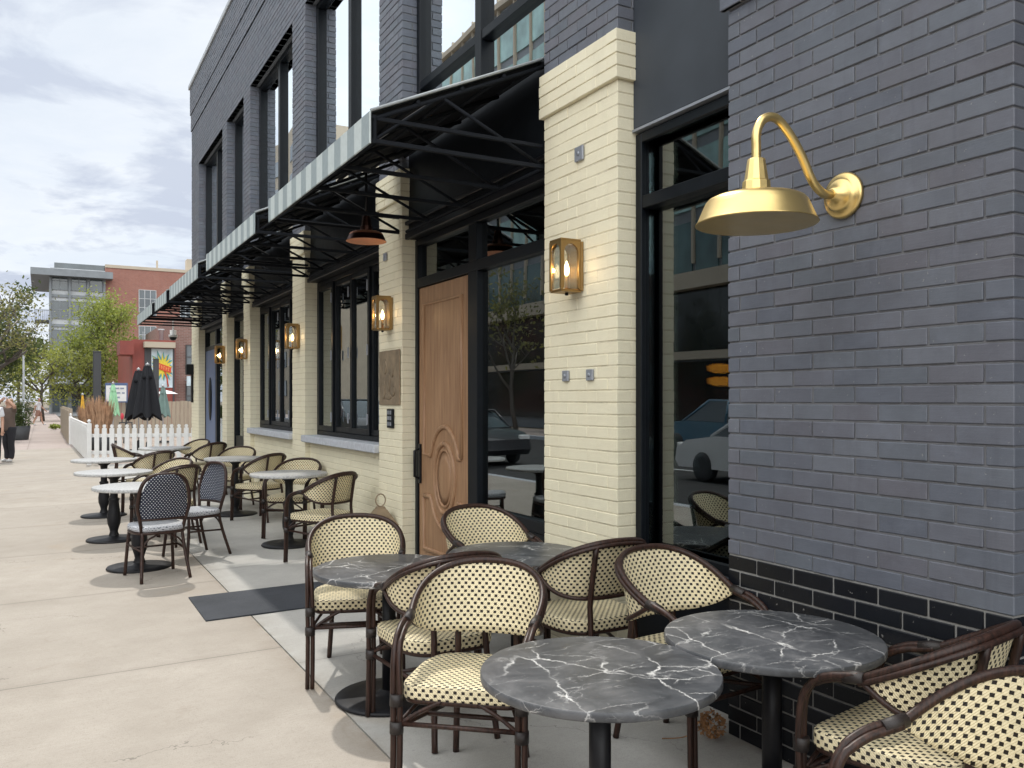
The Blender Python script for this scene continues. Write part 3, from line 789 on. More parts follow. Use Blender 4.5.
def arch_face(b, w, h, bar, n=10):
    """flat frame w x h with an arched opening; returns outline pairs in the plane (u, v)"""
    iw = w / 2 - bar; zb = bar; zs = h - bar - iw
    inner = [(-iw, zb), (-iw, zs)] + [(-iw * math.cos(PI * i / n), zs + iw * math.sin(PI * i / n)) for i in range(1, n)] + [(iw, zs), (iw, zb)]
    outer = [(-w / 2, 0), (-w / 2, zs)] + [(-w / 2 * min(1, 1.25 * math.cos(PI * i / n)) if math.cos(PI * i / n) > 0 else w / 2 * min(1, -1.25 * math.cos(PI * i / n)), h if 2 <= i <= n - 2 else zs + (h - zs) * .7) for i in range(1, n)] + [(w / 2, zs), (w / 2, 0)]
    return inner, outer
def sconce_lantern(y, label):
    z0 = 2.13; w = .125; h = .285; d = .145
    r = thing('wall_lantern', label, 'lantern', (2.738, y, z0), 0, 'brass lanterns on the cream piers')
    p = lambda b, n, m, q=None: b.build(n, M[m], q or r)
    b = MB(); b.cbox(-.014, 0, -w / 2 - .006, w / 2 + .006, 0, h, .002); p(b, 'back_plate', 'lantern_brass')
    b = MB(); t = .006
    def put(inner, outer, fn):
        n = len(inner); V = []; 
        for k in (0, 1):
            V += [fn(u, v, k) for u, v in inner] + [fn(u, v, k) for u, v in outer]
        F = []
        for i in range(n - 1):
            F += [(i, i + 1, n + i + 1, n + i), (2 * n + i, 3 * n + i, 3 * n + i + 1, 2 * n + i + 1), (i, 2 * n + i, 2 * n + i + 1, i + 1), (n + i, n + i + 1, 3 * n + i + 1, 3 * n + i)]
        F += [(0, n, 3 * n, 2 * n), (n - 1, 3 * n - 1, 4 * n - 1, 2 * n - 1)]
        b.add(V, F)
    i1, o1 = arch_face(b, w, h, .015)
    put(i1, o1, lambda u, v, k: (-d - k * t, u, v))
    i2, o2 = arch_face(b, d - .016, h, .016)
    for s in (-1, 1):
        put(i2, o2, lambda u, v, k, s=s: (-d / 2 - .007 + u, s * (w / 2 - t * k), v))
    b.cbox(-d - t, -.013, -w / 2, w / 2, h + .0005, h + .012, .002); b.cbox(-d + .001, -.015, -w / 2 + .007, w / 2 - .007, 0.0, .008, .002)
    b.box(-d, -.0141, -w / 2 + .001, w / 2 - .001, -.008, -.001)
    for (u, v) in ((-d - .003, -w / 2 + .003), (-d - .003, w / 2 - .003)): b.box(u - .004, u + .004, v - .004, v + .004, 0, h)
    p(b, 'lantern_frame', 'lantern_brass')
    b = MB(); b.lathe([(.001, -.024), (.01, -.022), (.011, -.010), (.006, -.008)], (-d / 2, 0, 0), 12); p(b, 'finial', 'dark_iron')
    b = MB(); b.lathe([(.012, .008), (.012, .085), (.008, .09)], (-d / 2, 0, 0), 12); p(b, 'candle_tube', 'lantern_brass')
    b = MB(); b.lathe([(.006, .09), (.014, .105), (.017, .125), (.012, .15), (.004, .172), (.001, .178)], (-d / 2, 0, 0), 14); p(b, 'light_bulb', 'bulb')
    b = MB(); b.box(-d + .004, -d + .006, -w / 2 + .012, w / 2 - .012, .012, h - .012)
    for s in (-1, 1): b.box(-d + .010, -.018, s * (w / 2 - .009) - .001, s * (w / 2 - .009) + .001, .012, h - .012)
    p(b, 'pane', 'clear_glass')
    return r
L = thing  # alias kept short
for y, lb in ((4.165, 'lit brass lantern on the nearest cream pier, right of the oak door'), (7.215, 'lit brass lantern above the bronze plaque, left of the oak door'),
              (10.34, 'lit brass lantern on the pier between the two stone silled windows'), (13.335, 'lit brass lantern on the cream pier right of the narrow black doorway'),
              (15.15, 'lit brass lantern farthest from the camera, beside the blue door')):
    sconce_lantern(y, lb)
    lp = bpy.data.lights.new('lantern_light', 'POINT'); lp.energy = 1.3; lp.color = (1, .68, .36); lp.shadow_soft_size = .012
    lo = bpy.data.objects.new('lantern_light', lp); COL.objects.link(lo); lo.location = (2.738 - .0725 - .02, y, 2.265)

b = MB(); b.cbox(2.722, 2.737, 6.955, 7.46, 1.455, 1.945, .004)
for (yy, zz, s, q) in ((7.30, 1.80, .05, .07), (7.12, 1.76, .035, .06), (7.2, 1.66, .03, .09), (7.33, 1.6, .04, .1), (7.1, 1.58, .05, .05), (7.22, 1.53, .09, .03)):
    e = MB(); e.lathe([(.001, .006), (.7, .004), (1, 0)], seg=14); e.v = [(2.722 - p[2], yy + p[0] * s, zz + p[1] * q) for p in e.v]; b.add(e.v, [f[::-1] for f in e.f], True)
o = b.build('wall_plaque', M['bronze']); tag(o, 'square bronze relief plaque on the cream pier left of the oak door', 'plaque')
r = thing('intercom', 'small dark intercom panel under the bronze plaque', 'intercom', (2.738, 7.18, 1.25))
b = MB(); b.cbox(-.02, 0, -.07, .07, 0, .17, .004); b.build('housing', M['black_panel'], r)
b = MB()
for k in range(3):
    for q in (-1, 1):
        b = MB(); b.cbox(-.025, -.0203, q * .028 - .018, q * .028 + .018, .02 + k * .05, .055 + k * .05, .003); b.build('button', M['grey_plate'], r)
def small_plate(y, z, lb, s=.045):
    b = MB(); b.cbox(2.722, 2.737, y - s, y + s, z - s, z + s, .003); b.lathe([(.012, 0), (.012, .004), (.001, .005)], (2.722, y, z), 10, axis=(-1, 0, 0))
    tag(b.build('wall_plate', M['grey_plate']), lb, 'wall plate')
small_plate(4.13, 2.93, 'small grey metal plate high on the nearest cream pier', .042)
small_plate(4.02, 1.643, 'right hand small square plate below the nearest lantern', .032)
small_plate(4.275, 1.643, 'left hand small square plate below the nearest lantern', .032)
small_plate(7.32, 2.80, 'small grey plate high on the second cream pier, above its lantern', .035)
# amber interior lamp seen through the near window
r = thing('hanging_lamp', 'amber lit hanging lamp glowing inside the near window', 'lamp', (4.05, 4.40, 1.60))
for zz in (0, .11):
    b = MB(); b.lathe([(.045, zz * .8), (.08, zz * .8 + .015), (.085, zz * .8 + .045), (.05, zz * .8 + .06)], seg=24); b.build('lamp_shade', M['amber'], r)
b = MB(); b.tube([(0, 0, .0), (0, 0, 1.695)], .008, 6); b.build('cord', M['black_metal'], r)
# security camera and far fixture
r = thing('security_camera', 'white dome camera hanging under the farthest awning', 'camera', (2.3, 18.2, 2.72))
b = MB(); b.lathe([(.06, .18), (.06, .09), (.085, .085), (.085, .04), (.001, .04)][::-1], seg=20); b.tube([(0, 0, .18), (0, 0, .40), (.44, 0, .40)], .018, 8); b.build('housing', M['white_paint'], r)
b = MB(); b.lathe([(.001, -.03), (.04, -.02), (.065, .01), (.07, .039)], seg=20); b.build('dome', M['black_panel'], r)
r = thing('wall_speaker', 'black box fixture on the street side of the far corner pier', 'fixture', (2.738, 18.6, 1.9))
b = MB(); b.cbox(-.14, 0, -.09, .09, .12, .34, .01); b.build('housing', M['black_panel'], r)
b = MB(); b.cbox(-.04, -.001, -.05, .05, -.45, .119, .006); b.build('conduit', M['black_metal'], r)
# ================================================================= chairs
def rim_pt(t):
    s = max(math.sin(t), 0); c = math.cos(t); sg = 1 if c >= 0 else -1
    return (-sg * (.25 * abs(c) ** .82 + .034 * abs(math.sin(2 * t))), .03 - .315 * s ** .95, .662 + .172 * s ** 1.0)
def low_pt(t):
    s = max(math.sin(t), 0); c = math.cos(t); sg = 1 if c >= 0 else -1
    return (-sg * (.247 * abs(c) ** .84 + .026 * abs(math.sin(2 * t))), .03 - .235 * s ** .95, .655 - .108 * (1 - (1 - s) ** 1.7))
NT_ = 56
def make_armchair(label, loc, rz):
    r = thing('armchair', label, 'chair', loc, rz, 'cream woven bistro armchairs')
    # --- seat
    def outline(k, sc):
        a = 2 * PI * k
        c, s = math.cos(a), math.sin(a)
        ex = .22 if s > 0 else .55
        x = .232 * sc * math.copysign(abs(c) ** (.24 if s > 0 else .36), c); y = .222 * sc * math.copysign(abs(s) ** ex, s)
        if s < 0: x *= 1 - .16 * (abs(s) ** 1.2)
        return x, y
    prof = [(.97, .398, 0), (.995, .401, .004), (1.0, .408, .012), (1.0, .444, .048), (.993, .451, .056), (.975, .454, .062), (.6, .453, .14), (.25, .451, .20), (.001, .450, .24)]
    n = 72; arc = [0.0]
    for i in range(n):
        q0, q1 = outline(i / n, 1), outline((i + 1) / n, 1); arc.append(arc[-1] + math.hypot(q1[0] - q0[0], q1[1] - q0[1]))
    b = MB()
    def fn(u, v):
        i = min(int(round(v * (len(prof) - 1))), len(prof) - 1)
        x, y = outline(u, prof[i][0]); return (x, y, prof[i][1])
    def uvf(u, v):
        i = min(int(round(v * (len(prof) - 1))), len(prof) - 1)
        if i <= 4: return (arc[int(round(u * n))], prof[i][2])
        x, y = outline(u, prof[i][0]); return (x, y + .3)
    def fn2(u, v): return fn(u, v)
    b.grid(fn, n, 4 * 0 + len(prof) - 1, True, None)
    # uv per band so that top and side each keep a regular weave
    b.uv = []
    NV = len(prof) - 1
    for j in range(NV):
        for i in range(n):
            if j < 4: b.uv.append([(arc[a], prof[q][2] + .0015) for a, q in ((i, j), (i + 1, j), (i + 1, j + 1), (i, j + 1))])
            else:
                U = []
                for a, q in ((i, j), (i + 1, j), (i + 1, j + 1), (i, j + 1)):
                    x, y = outline(a / n, prof[q][0]); U.append((x + .5, y + .5))
                b.uv.append(U)
    b.build('seat', M['cream_weave'], r)
    b = MB(); ring = [(*outline(k / 40, .93), .393) for k in range(41)]; b.tube(ring, .014, 8, cap=False)
    b.build('seat_rail', M['rattan'], r)
    # --- backrest : woven panel between the top rim and the lower rail
    us = [0.0]
    for i in range(1, NT_ + 1):
        t0, t1 = PI * (i - 1) / NT_, PI * i / NT_
        p0 = (Vector(rim_pt(t0)) + Vector(low_pt(t0))) / 2; p1 = (Vector(rim_pt(t1)) + Vector(low_pt(t1))) / 2
        us.append(us[-1] + math.hypot(p1.x - p0.x, p1.y - p0.y) * 1.04)
    def pf(u, v):
        t = PI * u; A = Vector(low_pt(t)); B = Vector(rim_pt(t))
        P = A.lerp(B, v); 
        return tuple(P)
    def puv(u, v):
        P = pf(u, v); return (us[int(round(u * NT_))], P[2] * 1.08)
    b = MB(); b.grid(pf, NT_, 8, True, puv)
    pn = b.build('back_panel', M['cream_weave'], r)
    md = pn.modifiers.new('thick', 'SOLIDIFY'); md.thickness = .007; md.offset = 0
    b = MB()
    pts = [rim_pt(PI * i / 44) for i in range(45)]
    b.tube(pts, .0140, 10)
    b.tube([(x * 1.035, .035 + (y - .035) * 1.05, z - .013) for x, y, z in pts], .0102, 8)
    b.build('back_rim', M['rattan'], r)
    b = MB(); b.tube([(x * 1.04, .035 + (y - .035) * 1.065, z + .008) for x, y, z in [low_pt(PI * i / 40) for i in range(41)]], .0100, 8); b.build('lower_rail', M['rattan'], r)
    # --- front legs sweeping up into the arms (twin tubes) and bound joints
    for s in (-1, 1):
        b = MB()
        for k in (-1, 1):
            path = smoothpath([(s * .238, .245, 0), (s * .236, .238, .25), (s * .238, .236, .44), (s * .241, .226, .545), (s * .245, .194, .606), (s * .249, .135, .640), (s * .250, .08, .655), (s * .2505, .03, .666)], 5)
            o = []
            for q, P in enumerate(path):
                tt = (path[min(q + 1, len(path) - 1)] - path[max(q - 1, 0)]).normalized()
                f = min(1, max(0, (P.z - .45) / .2))
                o.append((P.x + s * k * .0125 * (1 - .35 * f), P.y, P.z + .006 * k * f * (1 if tt.z < .7 else 0)))
            b.tube(o, .0118, 9)
        lg = b.build('front_leg', M['rattan'], r)
        b = MB(); b.tube([(s * .250, .082, .655), (s * .2515, .045, .663), (s * .257, .010, .668)], [.0185, .0205, .0190], 12); b.build('binding', M['rattan_wrap'], lg)
        for z in (.30, .402):
            b = MB(); b.tube([(s * .237, .237, z - .022), (s * .237, .235, z + .022)], .0265 if z < .35 else .0255, 10); b.build('binding', M['rattan_wrap'], lg)
    # --- rear legs rise behind the panel to the rim
    for s in (-1, 1):
        b = MB()
        t = min((abs(rim_pt(PI * k / 400)[0] - s * .125), PI * k / 400) for k in range(401))[1]
        rx, ry, rz_ = rim_pt(t)
        b.tube(smoothpath([(s * .155, -.300, 0), (s * .140, -.262, .22), (s * .128, -.236, .44), (s * .126, -.232, .56), (s * .125, ry - .013, rz_ - .01)], 4), .0140, 9)
        b.build('rear_leg', M['rattan'], r)
    # --- stretchers
    b = MB()
    for s in (-1, 1):
        b.tube([(s * .236, .238, .30), (s * .140, -.262, .24)], .0095, 7)
        b.tube(smoothpath([(s * .232, .225, .31), (s * .19, .14, .355), (s * .14, .03, .392)], 5), .008, 6)
        b.tube(smoothpath([(s * .226, .236, .31), (s * .15, .225, .36), (s * .07, .215, .398)], 5), .008, 6)
    b.tube([(-.236, .238, .315), (.236, .238, .315)], .0095, 7)
    b.tube([(-.19, .0, .27), (.19, .0, .27)], .0095, 7)
    b.build('stretcher', M['rattan'], r)
    return r

def make_sidechair(label, loc, rz):
    r = thing('side_chair', label, 'chair', loc, rz, 'navy woven bistro side chairs')
    b = MB(); n = 56
    def outline(k, sc):
        a = 2 * PI * k; c, s = math.cos(a), math.sin(a)
        return .215 * sc * math.copysign(abs(c) ** .55, c), .215 * sc * math.copysign(abs(s) ** .6, s)
    prof = [(.94, .41), (1, .418), (1, .445), (.96, .457), (.5, .455), (.001, .452)]
    b.grid(lambda u, v: (*outline(u, prof[int(round(v * 5))][0]), prof[int(round(v * 5))][1]), n, 5)
    b.uv = []
    for j in range(5):
        for i in range(n):
            if j < 2: b.uv.append([(a / n * 1.5, prof[q][1]) for a, q in ((i, j), (i + 1, j), (i + 1, j + 1), (i, j + 1))])
            else: b.uv.append([tuple(w + .5 for w in outline(a / n, prof[q][0])) for a, q in ((i, j), (i + 1, j), (i + 1, j + 1), (i, j + 1))])
    b.build('seat', M['navy_seat'], r)
    b = MB(); b.tube([(*outline(k / 40, .95), .398) for k in range(41)], .013, 7, cap=False); b.build('seat_rail', M['rattan'], r)
    def arch(t):     # t 0..1 along the hairpin frame
        a = PI * t; x = -.215 * math.copysign(abs(math.cos(a)) ** .55, math.cos(a)); h = .52 + .375 * math.sin(a) ** .62
        return (x * (1 - .12 * max(0, (.62 - h)) / .1), -.175 - .16 * (h - .45), h)
    pts = [(-.165, -.165, .40)] + [arch(i / 40) for i in range(41)] + [(.165, -.165, .40)]
    b = MB(); b.tube(pts, .0155, 9); b.build('back_rim', M['rattan'], r)
    def pf(u, v):
        x = -.2 + .4 * u
        q = min(1, abs(x) / .2); top = .52 + .375 * (1 - q ** 3.4) ** .42
        lo = .515
        h = lo + (top - lo) * v
        return (x, -.172 - .16 * (h - .45) - .035 * (1 - q * q), h)
    b = MB(); b.grid(pf, 40, 14, True, lambda u, v: (pf(u, v)[0] + .5, pf(u, v)[2]))
    pn = b.build('back_panel', M['navy_weave'], r); md = pn.modifiers.new('thick', 'SOLIDIFY'); md.thickness = .007; md.offset = 0
    b = MB(); b.tube([pf(i / 16, 0) for i in range(17)], .0105, 7); b.build('lower_rail', M['rattan'], r)
    for s in (-1, 1):
        b = MB(); b.tube(smoothpath([(s * .205, .20, 0), (s * .19, .175, .25), (s * .175, .165, .41)], 4), .0145, 8); b.build('front_leg', M['rattan'], r)
        b = MB(); b.tube(smoothpath([(s * .20, -.275, 0), (s * .175, -.20, .25), (s * .163, -.168, .41)], 4), .0145, 8); b.build('rear_leg', M['rattan'], r)
    b = MB()
    for s in (-1, 1): b.tube([(s * .19, .178, .27), (s * .175, -.20, .25)], .009, 6)
    b.tube([(-.18, 0, .26), (.18, 0, .26)], .009, 6)
    for s in (-1, 1): b.tube(smoothpath([(s * .172, -.19, .28), (s * .12, -.185, .345), (s * .02, -.18, .39)], 4), .008, 6)
    b.build('stretcher', M['rattan'], r)
    return r

CH = [  # lateral, forward, facing (lateral, forward), label
    (-.871, 4.745, .18, -.98, 'cream armchair facing the camera behind the black marble table beside the floor mat'),
    (-.150, 3.345, -.20, -.98, 'large front armchair facing the camera behind the nearest round black marble table'),
    (-.350, 3.985, -.50, .85, 'armchair seen from behind between the front armchair and the floor mat'),
    (.365, 4.290, -.50, .87, 'armchair seen from behind in front of the nearest cream pier'),
    (-.120, 5.13, .53, -.85, 'armchair with its back to the oak door and tall glass'),
    (.760, 3.63, .565, -.827, 'armchair under the near window, facing the black marble table by the wall'),
    (1.262, 2.70, -.64, .77, 'armchair seen from behind against the black brick base at the right'),
    (1.090, 1.985, -.985, -.17, 'armchair cut by the lower right corner of the photo'),
    (-1.770, 7.97, -.85, .50, 'armchair below the nearer stone window sill, seen from behind'),
    (-2.420, 9.42, -.17, -.98, 'armchair facing the camera behind the pale table under the nearer stone sill'),
    (-3.170, 10.70, -.85, .50, 'armchair seen from behind between the two pale tables along the wall'),
    (-3.910, 11.92, -.17, -.98, 'armchair facing the camera behind the farther pale table along the wall'),
    (-3.640, 9.04, -.85, .50, 'armchair seen from behind beside the navy chair with its side to the camera'),
    (-4.000, 9.75, -.50, -.86, 'armchair facing the street behind the middle pale table of the kerbside row'),
    (-4.900, 11.50, -.85, .50, 'armchair seen from behind at the farthest pale table of the kerbside row'),
    (-5.960, 13.35, .85, .50, 'armchair turned to the right in front of the white picket fence'),
    (-5.400, 14.25, -.50, -.86, 'armchair behind the pale table nearest to the picket fence'),
    (-4.860, 13.50, -.85, .50, 'armchair seen from behind in front of the blue door'),
]
proto = None
for (la, fw, fr, ff, lb) in CH:
    x, y = W(la, fw); rz = WD(fr, ff)
    if lb.startswith('armchair seen from behind against'): x = min(x, 2.415)
    loc = (x, y, gz(x) + .001)
    if proto is None: proto = make_armchair(lb, loc, rz)
    else: dup(proto, loc, rz, lb)
ps = None
for (la, fw, fr, ff, lb) in ((-3.088, 7.38, -.63, .77, 'navy side chair seen from behind at the nearest kerbside table'),
                             (-3.10, 8.28, -.60, -.80, 'navy side chair with its woven front showing, behind the other navy chair')):
    x, y = W(la, fw); rz = WD(fr, ff); loc = (x, y, gz(x) + .001)
    if ps is None: ps = make_sidechair(lb, loc, rz)
    else: dup(ps, loc, rz, lb)

# ================================================================= tables
def slab_prof(R, z, th, bev):
    return [(R - bev * 1.2, z - th), (R - .002, z - th + bev * .6), (R, z - th + bev * 1.2), (R, z - bev), (R - bev * .5, z - bev * .25), (R - bev * 1.4, z), (.001, z)]
def make_dark_table(label, loc, rz):
    r = thing('marble_table', label, 'table', loc, rz, 'black marble tables')
    z = .664
    b = MB(); b.lathe(slab_prof(.379, z, .030, .005), seg=72); t = b.build('tabletop', M['dark_marble'], r, edge=.6)
    b = MB(); b.lathe([(.035, .028), (.035, .622)], seg=24); b.build('pole', M['black_metal'], r)
    b = MB(); b.lathe([(.001, .624), (.10, .624), (.10, .633), (.001, .633)][::1], seg=24); b.build('top_plate', M['black_metal'], r)
    b = MB(); b.lathe([(.268, 0), (.272, .004), (.270, .012), (.262, .018), (.20, .021), (.075, .026), (.055, .034), (.036, .046), (.03, .05)], seg=56); b.build('base_plate', M['dark_iron'], r)
    return r
def make_pale_table(label, loc, rz):
    r = thing('pale_table', label, 'table', loc, rz, 'pale round tables')
    z = .748
    b = MB(); b.lathe(slab_prof(.395, z, .032, .007), seg=64); b.build('tabletop', M['pale_granite'], r, edge=.6)
    b = MB(); b.lathe([(.06, .02), (.052, .05), (.040, .09), (.046, .12), (.066, .18), (.070, .24), (.058, .34), (.048, .42), (.056, .435), (.056, .45), (.040, .46), (.038, .60), (.045, .66), (.09, .70), (.10, .714)], seg=24); b.build('pedestal', M['dark_iron'], r)
    b = MB(); b.lathe([(.275, 0), (.28, .006), (.272, .018), (.20, .026), (.09, .032), (.06, .045), (.03, .05)], seg=56); b.build('base_plate', M['dark_iron'], r)
    return r
pt = None
for (px, fw, lb) in ((600, 2.69, 'nearest black marble table, in front of the large front armchair'), (772, 3.035, 'black marble table touching the black brick wall under the brass lamp'),
                     (389, 4.33, 'black marble table farthest from the wall, beside the floor mat'), (517, 4.68, 'black marble table in front of the oak door glass')):
    x, y = W((px - 512) / 850 * fw, fw); loc = (x, y, gz(x) + .001)
    if lb.startswith('black marble table touching'): loc = (min(x, 2.31), y, loc[2])
    if pt is None: pt = make_dark_table(lb, loc, 0)
    else: dup(pt, loc, px * .7, lb)
pt = None
for (px, fw, lb) in ((139.5, 7.75, 'nearest pale table of the kerbside row, by the navy chairs'), (114, 9.30, 'middle pale table of the kerbside row'), (104, 11.2, 'farthest pale table of the kerbside row'),
                     (289, 8.85, 'pale table under the nearer stone window sill'), (235.5, 11.19, 'pale table under the farther stone window sill'), (165, 13.7, 'pale table nearest to the picket fence and corner pier')):
    x, y = W((px - 512) / 850 * fw, fw); loc = (x, y, gz(x) + .001)
    if pt is None: pt = make_pale_table(lb, loc, 0)
    else: dup(pt, loc, px * .7, lb)

# ================================================================= small things on the ground
b = MB(); b.grid(lambda u, v: (.985 + 1.70 * u, 6.13 + .79 * v, gz(.985 + 1.70 * u) + .010), 2, 2, False)
b.quad((.985, 6.13, gz(.985) + .001), (2.685, 6.13, gz(2.685) + .001), (2.685, 6.13, gz(2.685) + .010), (.985, 6.13, gz(.985) + .010))
b.quad((.985, 6.92, gz(.985) + .001), (.985, 6.13, gz(.985) + .001), (.985, 6.13, gz(.985) + .010), (.985, 6.92, gz(.985) + .010))
tag(b.build('floor_mat', M['mat_rubber']), 'dark grey floor mat on the pavement in front of the oak door', 'mat')

r = thing('floor_lantern', 'bronze floor lantern with a pyramid lid and ring handle beside the cream pier', 'lantern', (2.62, 7.14, gz(2.62)))
lb_ = lambda b, n, m: b.build(n, M[m], r)
def frustum(b, s0, s1, z0, z1):
    v = [(-s0, -s0, z0), (s0, -s0, z0), (s0, s0, z0), (-s0, s0, z0), (-s1, -s1, z1), (s1, -s1, z1), (s1, s1, z1), (-s1, s1, z1)]
    b.add(v, [(3, 2, 1, 0), (4, 5, 6, 7), (0, 1, 5, 4), (1, 2, 6, 5), (2, 3, 7, 6), (3, 0, 4, 7)])
b = MB(); frustum(b, .125, .125, .40, .412); frustum(b, .118, .045, .4125, .535); frustum(b, .04, .03, .5355, .56); lb_(b, 'lid', 'bronze')
b = MB()
for s in (-1, 1):
    for q in (-1, 1): b.cbox(s * .1 - .01, s * .1 + .01, q * .1 - .01, q * .1 + .01, .03, .399, .002)
b.cbox(-.115, .115, -.115, .115, 0, .029, .004); lb_(b, 'lantern_frame', 'bronze')
b = MB()
for s in (-1, 1): b.box(s * .099 - .001, s * .099 + .001, -.089, .089, .03, .398); b.box(-.089, .089, s * .099 - .001, s * .099 + .001, .03, .398)
lb_(b, 'pane', 'clear_glass')
b = MB(); b.lathe([(.035, .03), (.035, .17), (.001, .172)], seg=16); lb_(b, 'candle', 'white_paint')
b = MB(); b.tube([(.045 * math.sin(2 * PI * i / 20), 0, .615 + .055 * -math.cos(2 * PI * i / 20)) for i in range(21)], .006, 6, cap=False); lb_(b, 'ring_handle', 'bronze')

# dried flower head lying against the wall
rg = random.Random(3)
b = MB()
for k in range(240):
    th = rg.uniform(0, 2 * PI); ph = math.acos(rg.uniform(-1, 1)); rr = .062 * rg.uniform(.72, 1.04)
    c = Vector((rr * math.sin(ph) * math.cos(th), rr * math.sin(ph) * math.sin(th), .062 + rr * math.cos(ph) * .95))
    u = Vector((rg.uniform(-1, 1), rg.uniform(-1, 1), rg.uniform(-1, 1))).normalized(); w = u.cross(Vector((rg.uniform(-1, 1), rg.uniform(-1, 1), 1))).normalized(); s = rg.uniform(.007, .013)
    b.add([tuple(c + u * s), tuple(c + w * s * .8), tuple(c - u * s), tuple(c - w * s * .8)], [(0, 1, 2, 3)])
M['dry_petal'] = plain('dry_petal', (.33, .17, .075), .85, var=.4, scale=40)
r = thing('dried_flower', 'brown dried hydrangea head lying on the pavement by the black brick wall', 'dried flower', (2.60, 2.87, gz(2.6)))
b.build('flower_head', M['dry_petal'], r)
b = MB(); b.tube(smoothpath([(-.05, .01, .05), (-.12, .05, .012), (-.2, .1, .004)], 5), .0025, 5); b.build('stem', M['dry_petal'], r)
# ================================================================= far street scene
M['far_grey'] = plain('far_grey', (.46, .48, .50), .6, var=.08, scale=2)
M['far_dark'] = plain('far_dark', (.05, .053, .058), .6, var=.1, scale=2)
M['far_steel'] = plain('far_steel', (.20, .22, .24), .5, var=.1, scale=2)
def far_brick(name, a, bcol):
    t = NT(name); p = t.pos(); s = t.n('ShaderNodeSeparateXYZ'); t.l(p, s.inputs[0])
    cb = t.n('ShaderNodeCombineXYZ'); t.l(t.math('ADD', s.outputs[0], s.outputs[1]), cb.inputs[0]); t.l(s.outputs[2], cb.inputs[1])
    br = t.n('ShaderNodeTexBrick'); br.inputs['Scale'].default_value = 1; br.inputs['Brick Width'].default_value = .3; br.inputs['Row Height'].default_value = .1; br.inputs['Mortar Size'].default_value = .008
    t.l(cb.outputs[0], br.inputs['Vector'])
    br.inputs['Color1'].default_value = (*a, 1); br.inputs['Color2'].default_value = (*bcol, 1); br.inputs['Mortar'].default_value = (.3, .26, .23, 1)
    nz = t.noise(p, .5, 4)
    t.bsdf(t.mix(t.ramp(nz, [(.4, 0.0), (.8, .3)]), br.outputs['Color'], tuple(x * .7 for x in a)), .85)
    return t.m
M['red_brick'] = far_brick('red_brick', (.27, .105, .08), (.33, .135, .10))
M['dull_brick'] = far_brick('dull_brick', (.20, .11, .095), (.25, .14, .12))
M['red_paint'] = plain('red_paint', (.235, .05, .038), .6, var=.15, scale=1.5)
M['tan_wall'] = plain('tan_wall', (.45, .39, .31), .8, var=.06, scale=1)
def facade_glass(name, col, rough=.08, ior=1.5):
    t = NT(name); p = t.pos(); nz = t.noise(t.mapping(p, (.6, .6, .5)), 1, 2)
    c = t.ramp(nz, [(.35, tuple(x * .55 for x in col)), (.7, col)])
    t.bsdf(c, rough, 0, t.bump(nz, .05, .1), .8); return t.m
M['far_glass'] = facade_glass('far_glass', (.085, .11, .125))
M['teal_glass'] = facade_glass('teal_glass', (.42, .66, .64), .12)

def building(name, label, loc):
    r = thing(name, label, 'building', loc)
    return r, (lambda b, n, m, q=None: b.build(n, M[m], q or r, world=True))

def win(p, x0, x1, z0, z1, y, nx=2, nz=1, fm='far_grey', t=.07, d=.12):
    b = MB()
    b.box(x0, x1, y - .03, y + d, z0, z0 + t); b.box(x0, x1, y - .03, y + d, z1 - t, z1)
    for k in range(nx + 1):
        xx = x0 + (x1 - x0 - t) * k / nx; b.box(xx, xx + t, y - .028, y + d - .002, z0 + t, z1 - t)
    for k in range(1, nz):
        zz = z0 + (z1 - z0) * k / nz; b.box(x0 + t, x1 - t, y - .02, y + d - .01, zz - .03, zz + .03)
    f = p(b, 'window', fm)
    b = MB(); b.box(x0 + t, x1 - t, y + .03, y + .06, z0 + t, z1 - t); p(b, 'pane', 'far_glass', f)
    return f

# grey panelled block with a flat oversailing roof
YF = 107.0
r, p = building('apartment_block', 'grey panelled apartment block with glass strips and an oversailing flat roof', (3.5, 112, 0))
b = MB(); b.box(.8, 6.3, YF + .2, 122, -.3, 16.2); p(b, 'wall', 'far_grey')
b = MB(); b.box(-1.1, 7.0, YF - 1.4, 122.5, 15.15, 15.45); b.box(-1.1, 7.0, YF - 1.4, YF - 1.3, 15.45, 15.9); b.box(-1.1, -1.0, YF - 1.39, 122.5, 15.46, 15.9); p(b, 'roof', 'far_steel')
b = MB(); b.box(1.2, 6.6, YF + 1, 121, 15.46, 16.9); p(b, 'penthouse', 'far_glass')
b = MB()
for x in (.8, 2.7, 4.55, 6.2): b.box(x - .12, x + .12, YF - .12, YF + .199, 0, 15.1)
for z in (3.3, 6.6, 9.9, 13.2): b.box(.8, 6.3, YF + .02, YF + .198, z - .25, z + .05)
p(b, 'cladding_rib', 'far_steel')
for fl in range(5):
    z = fl * 3.2 + .35
    for (xa, xb, n) in ((.95, 2.55, 2), (2.85, 4.4, 2), (4.7, 6.05, 1)):
        win(p, xa, xb, z + .6 if fl else .1, z + 2.6, YF + .08, n, 2 if n == 2 else 1, 'far_steel')
b = MB(); b.box(.2, 6.8, YF - 2.5, YF + .1, 3.0, 3.25); p(b, 'entrance_canopy', 'far_dark')
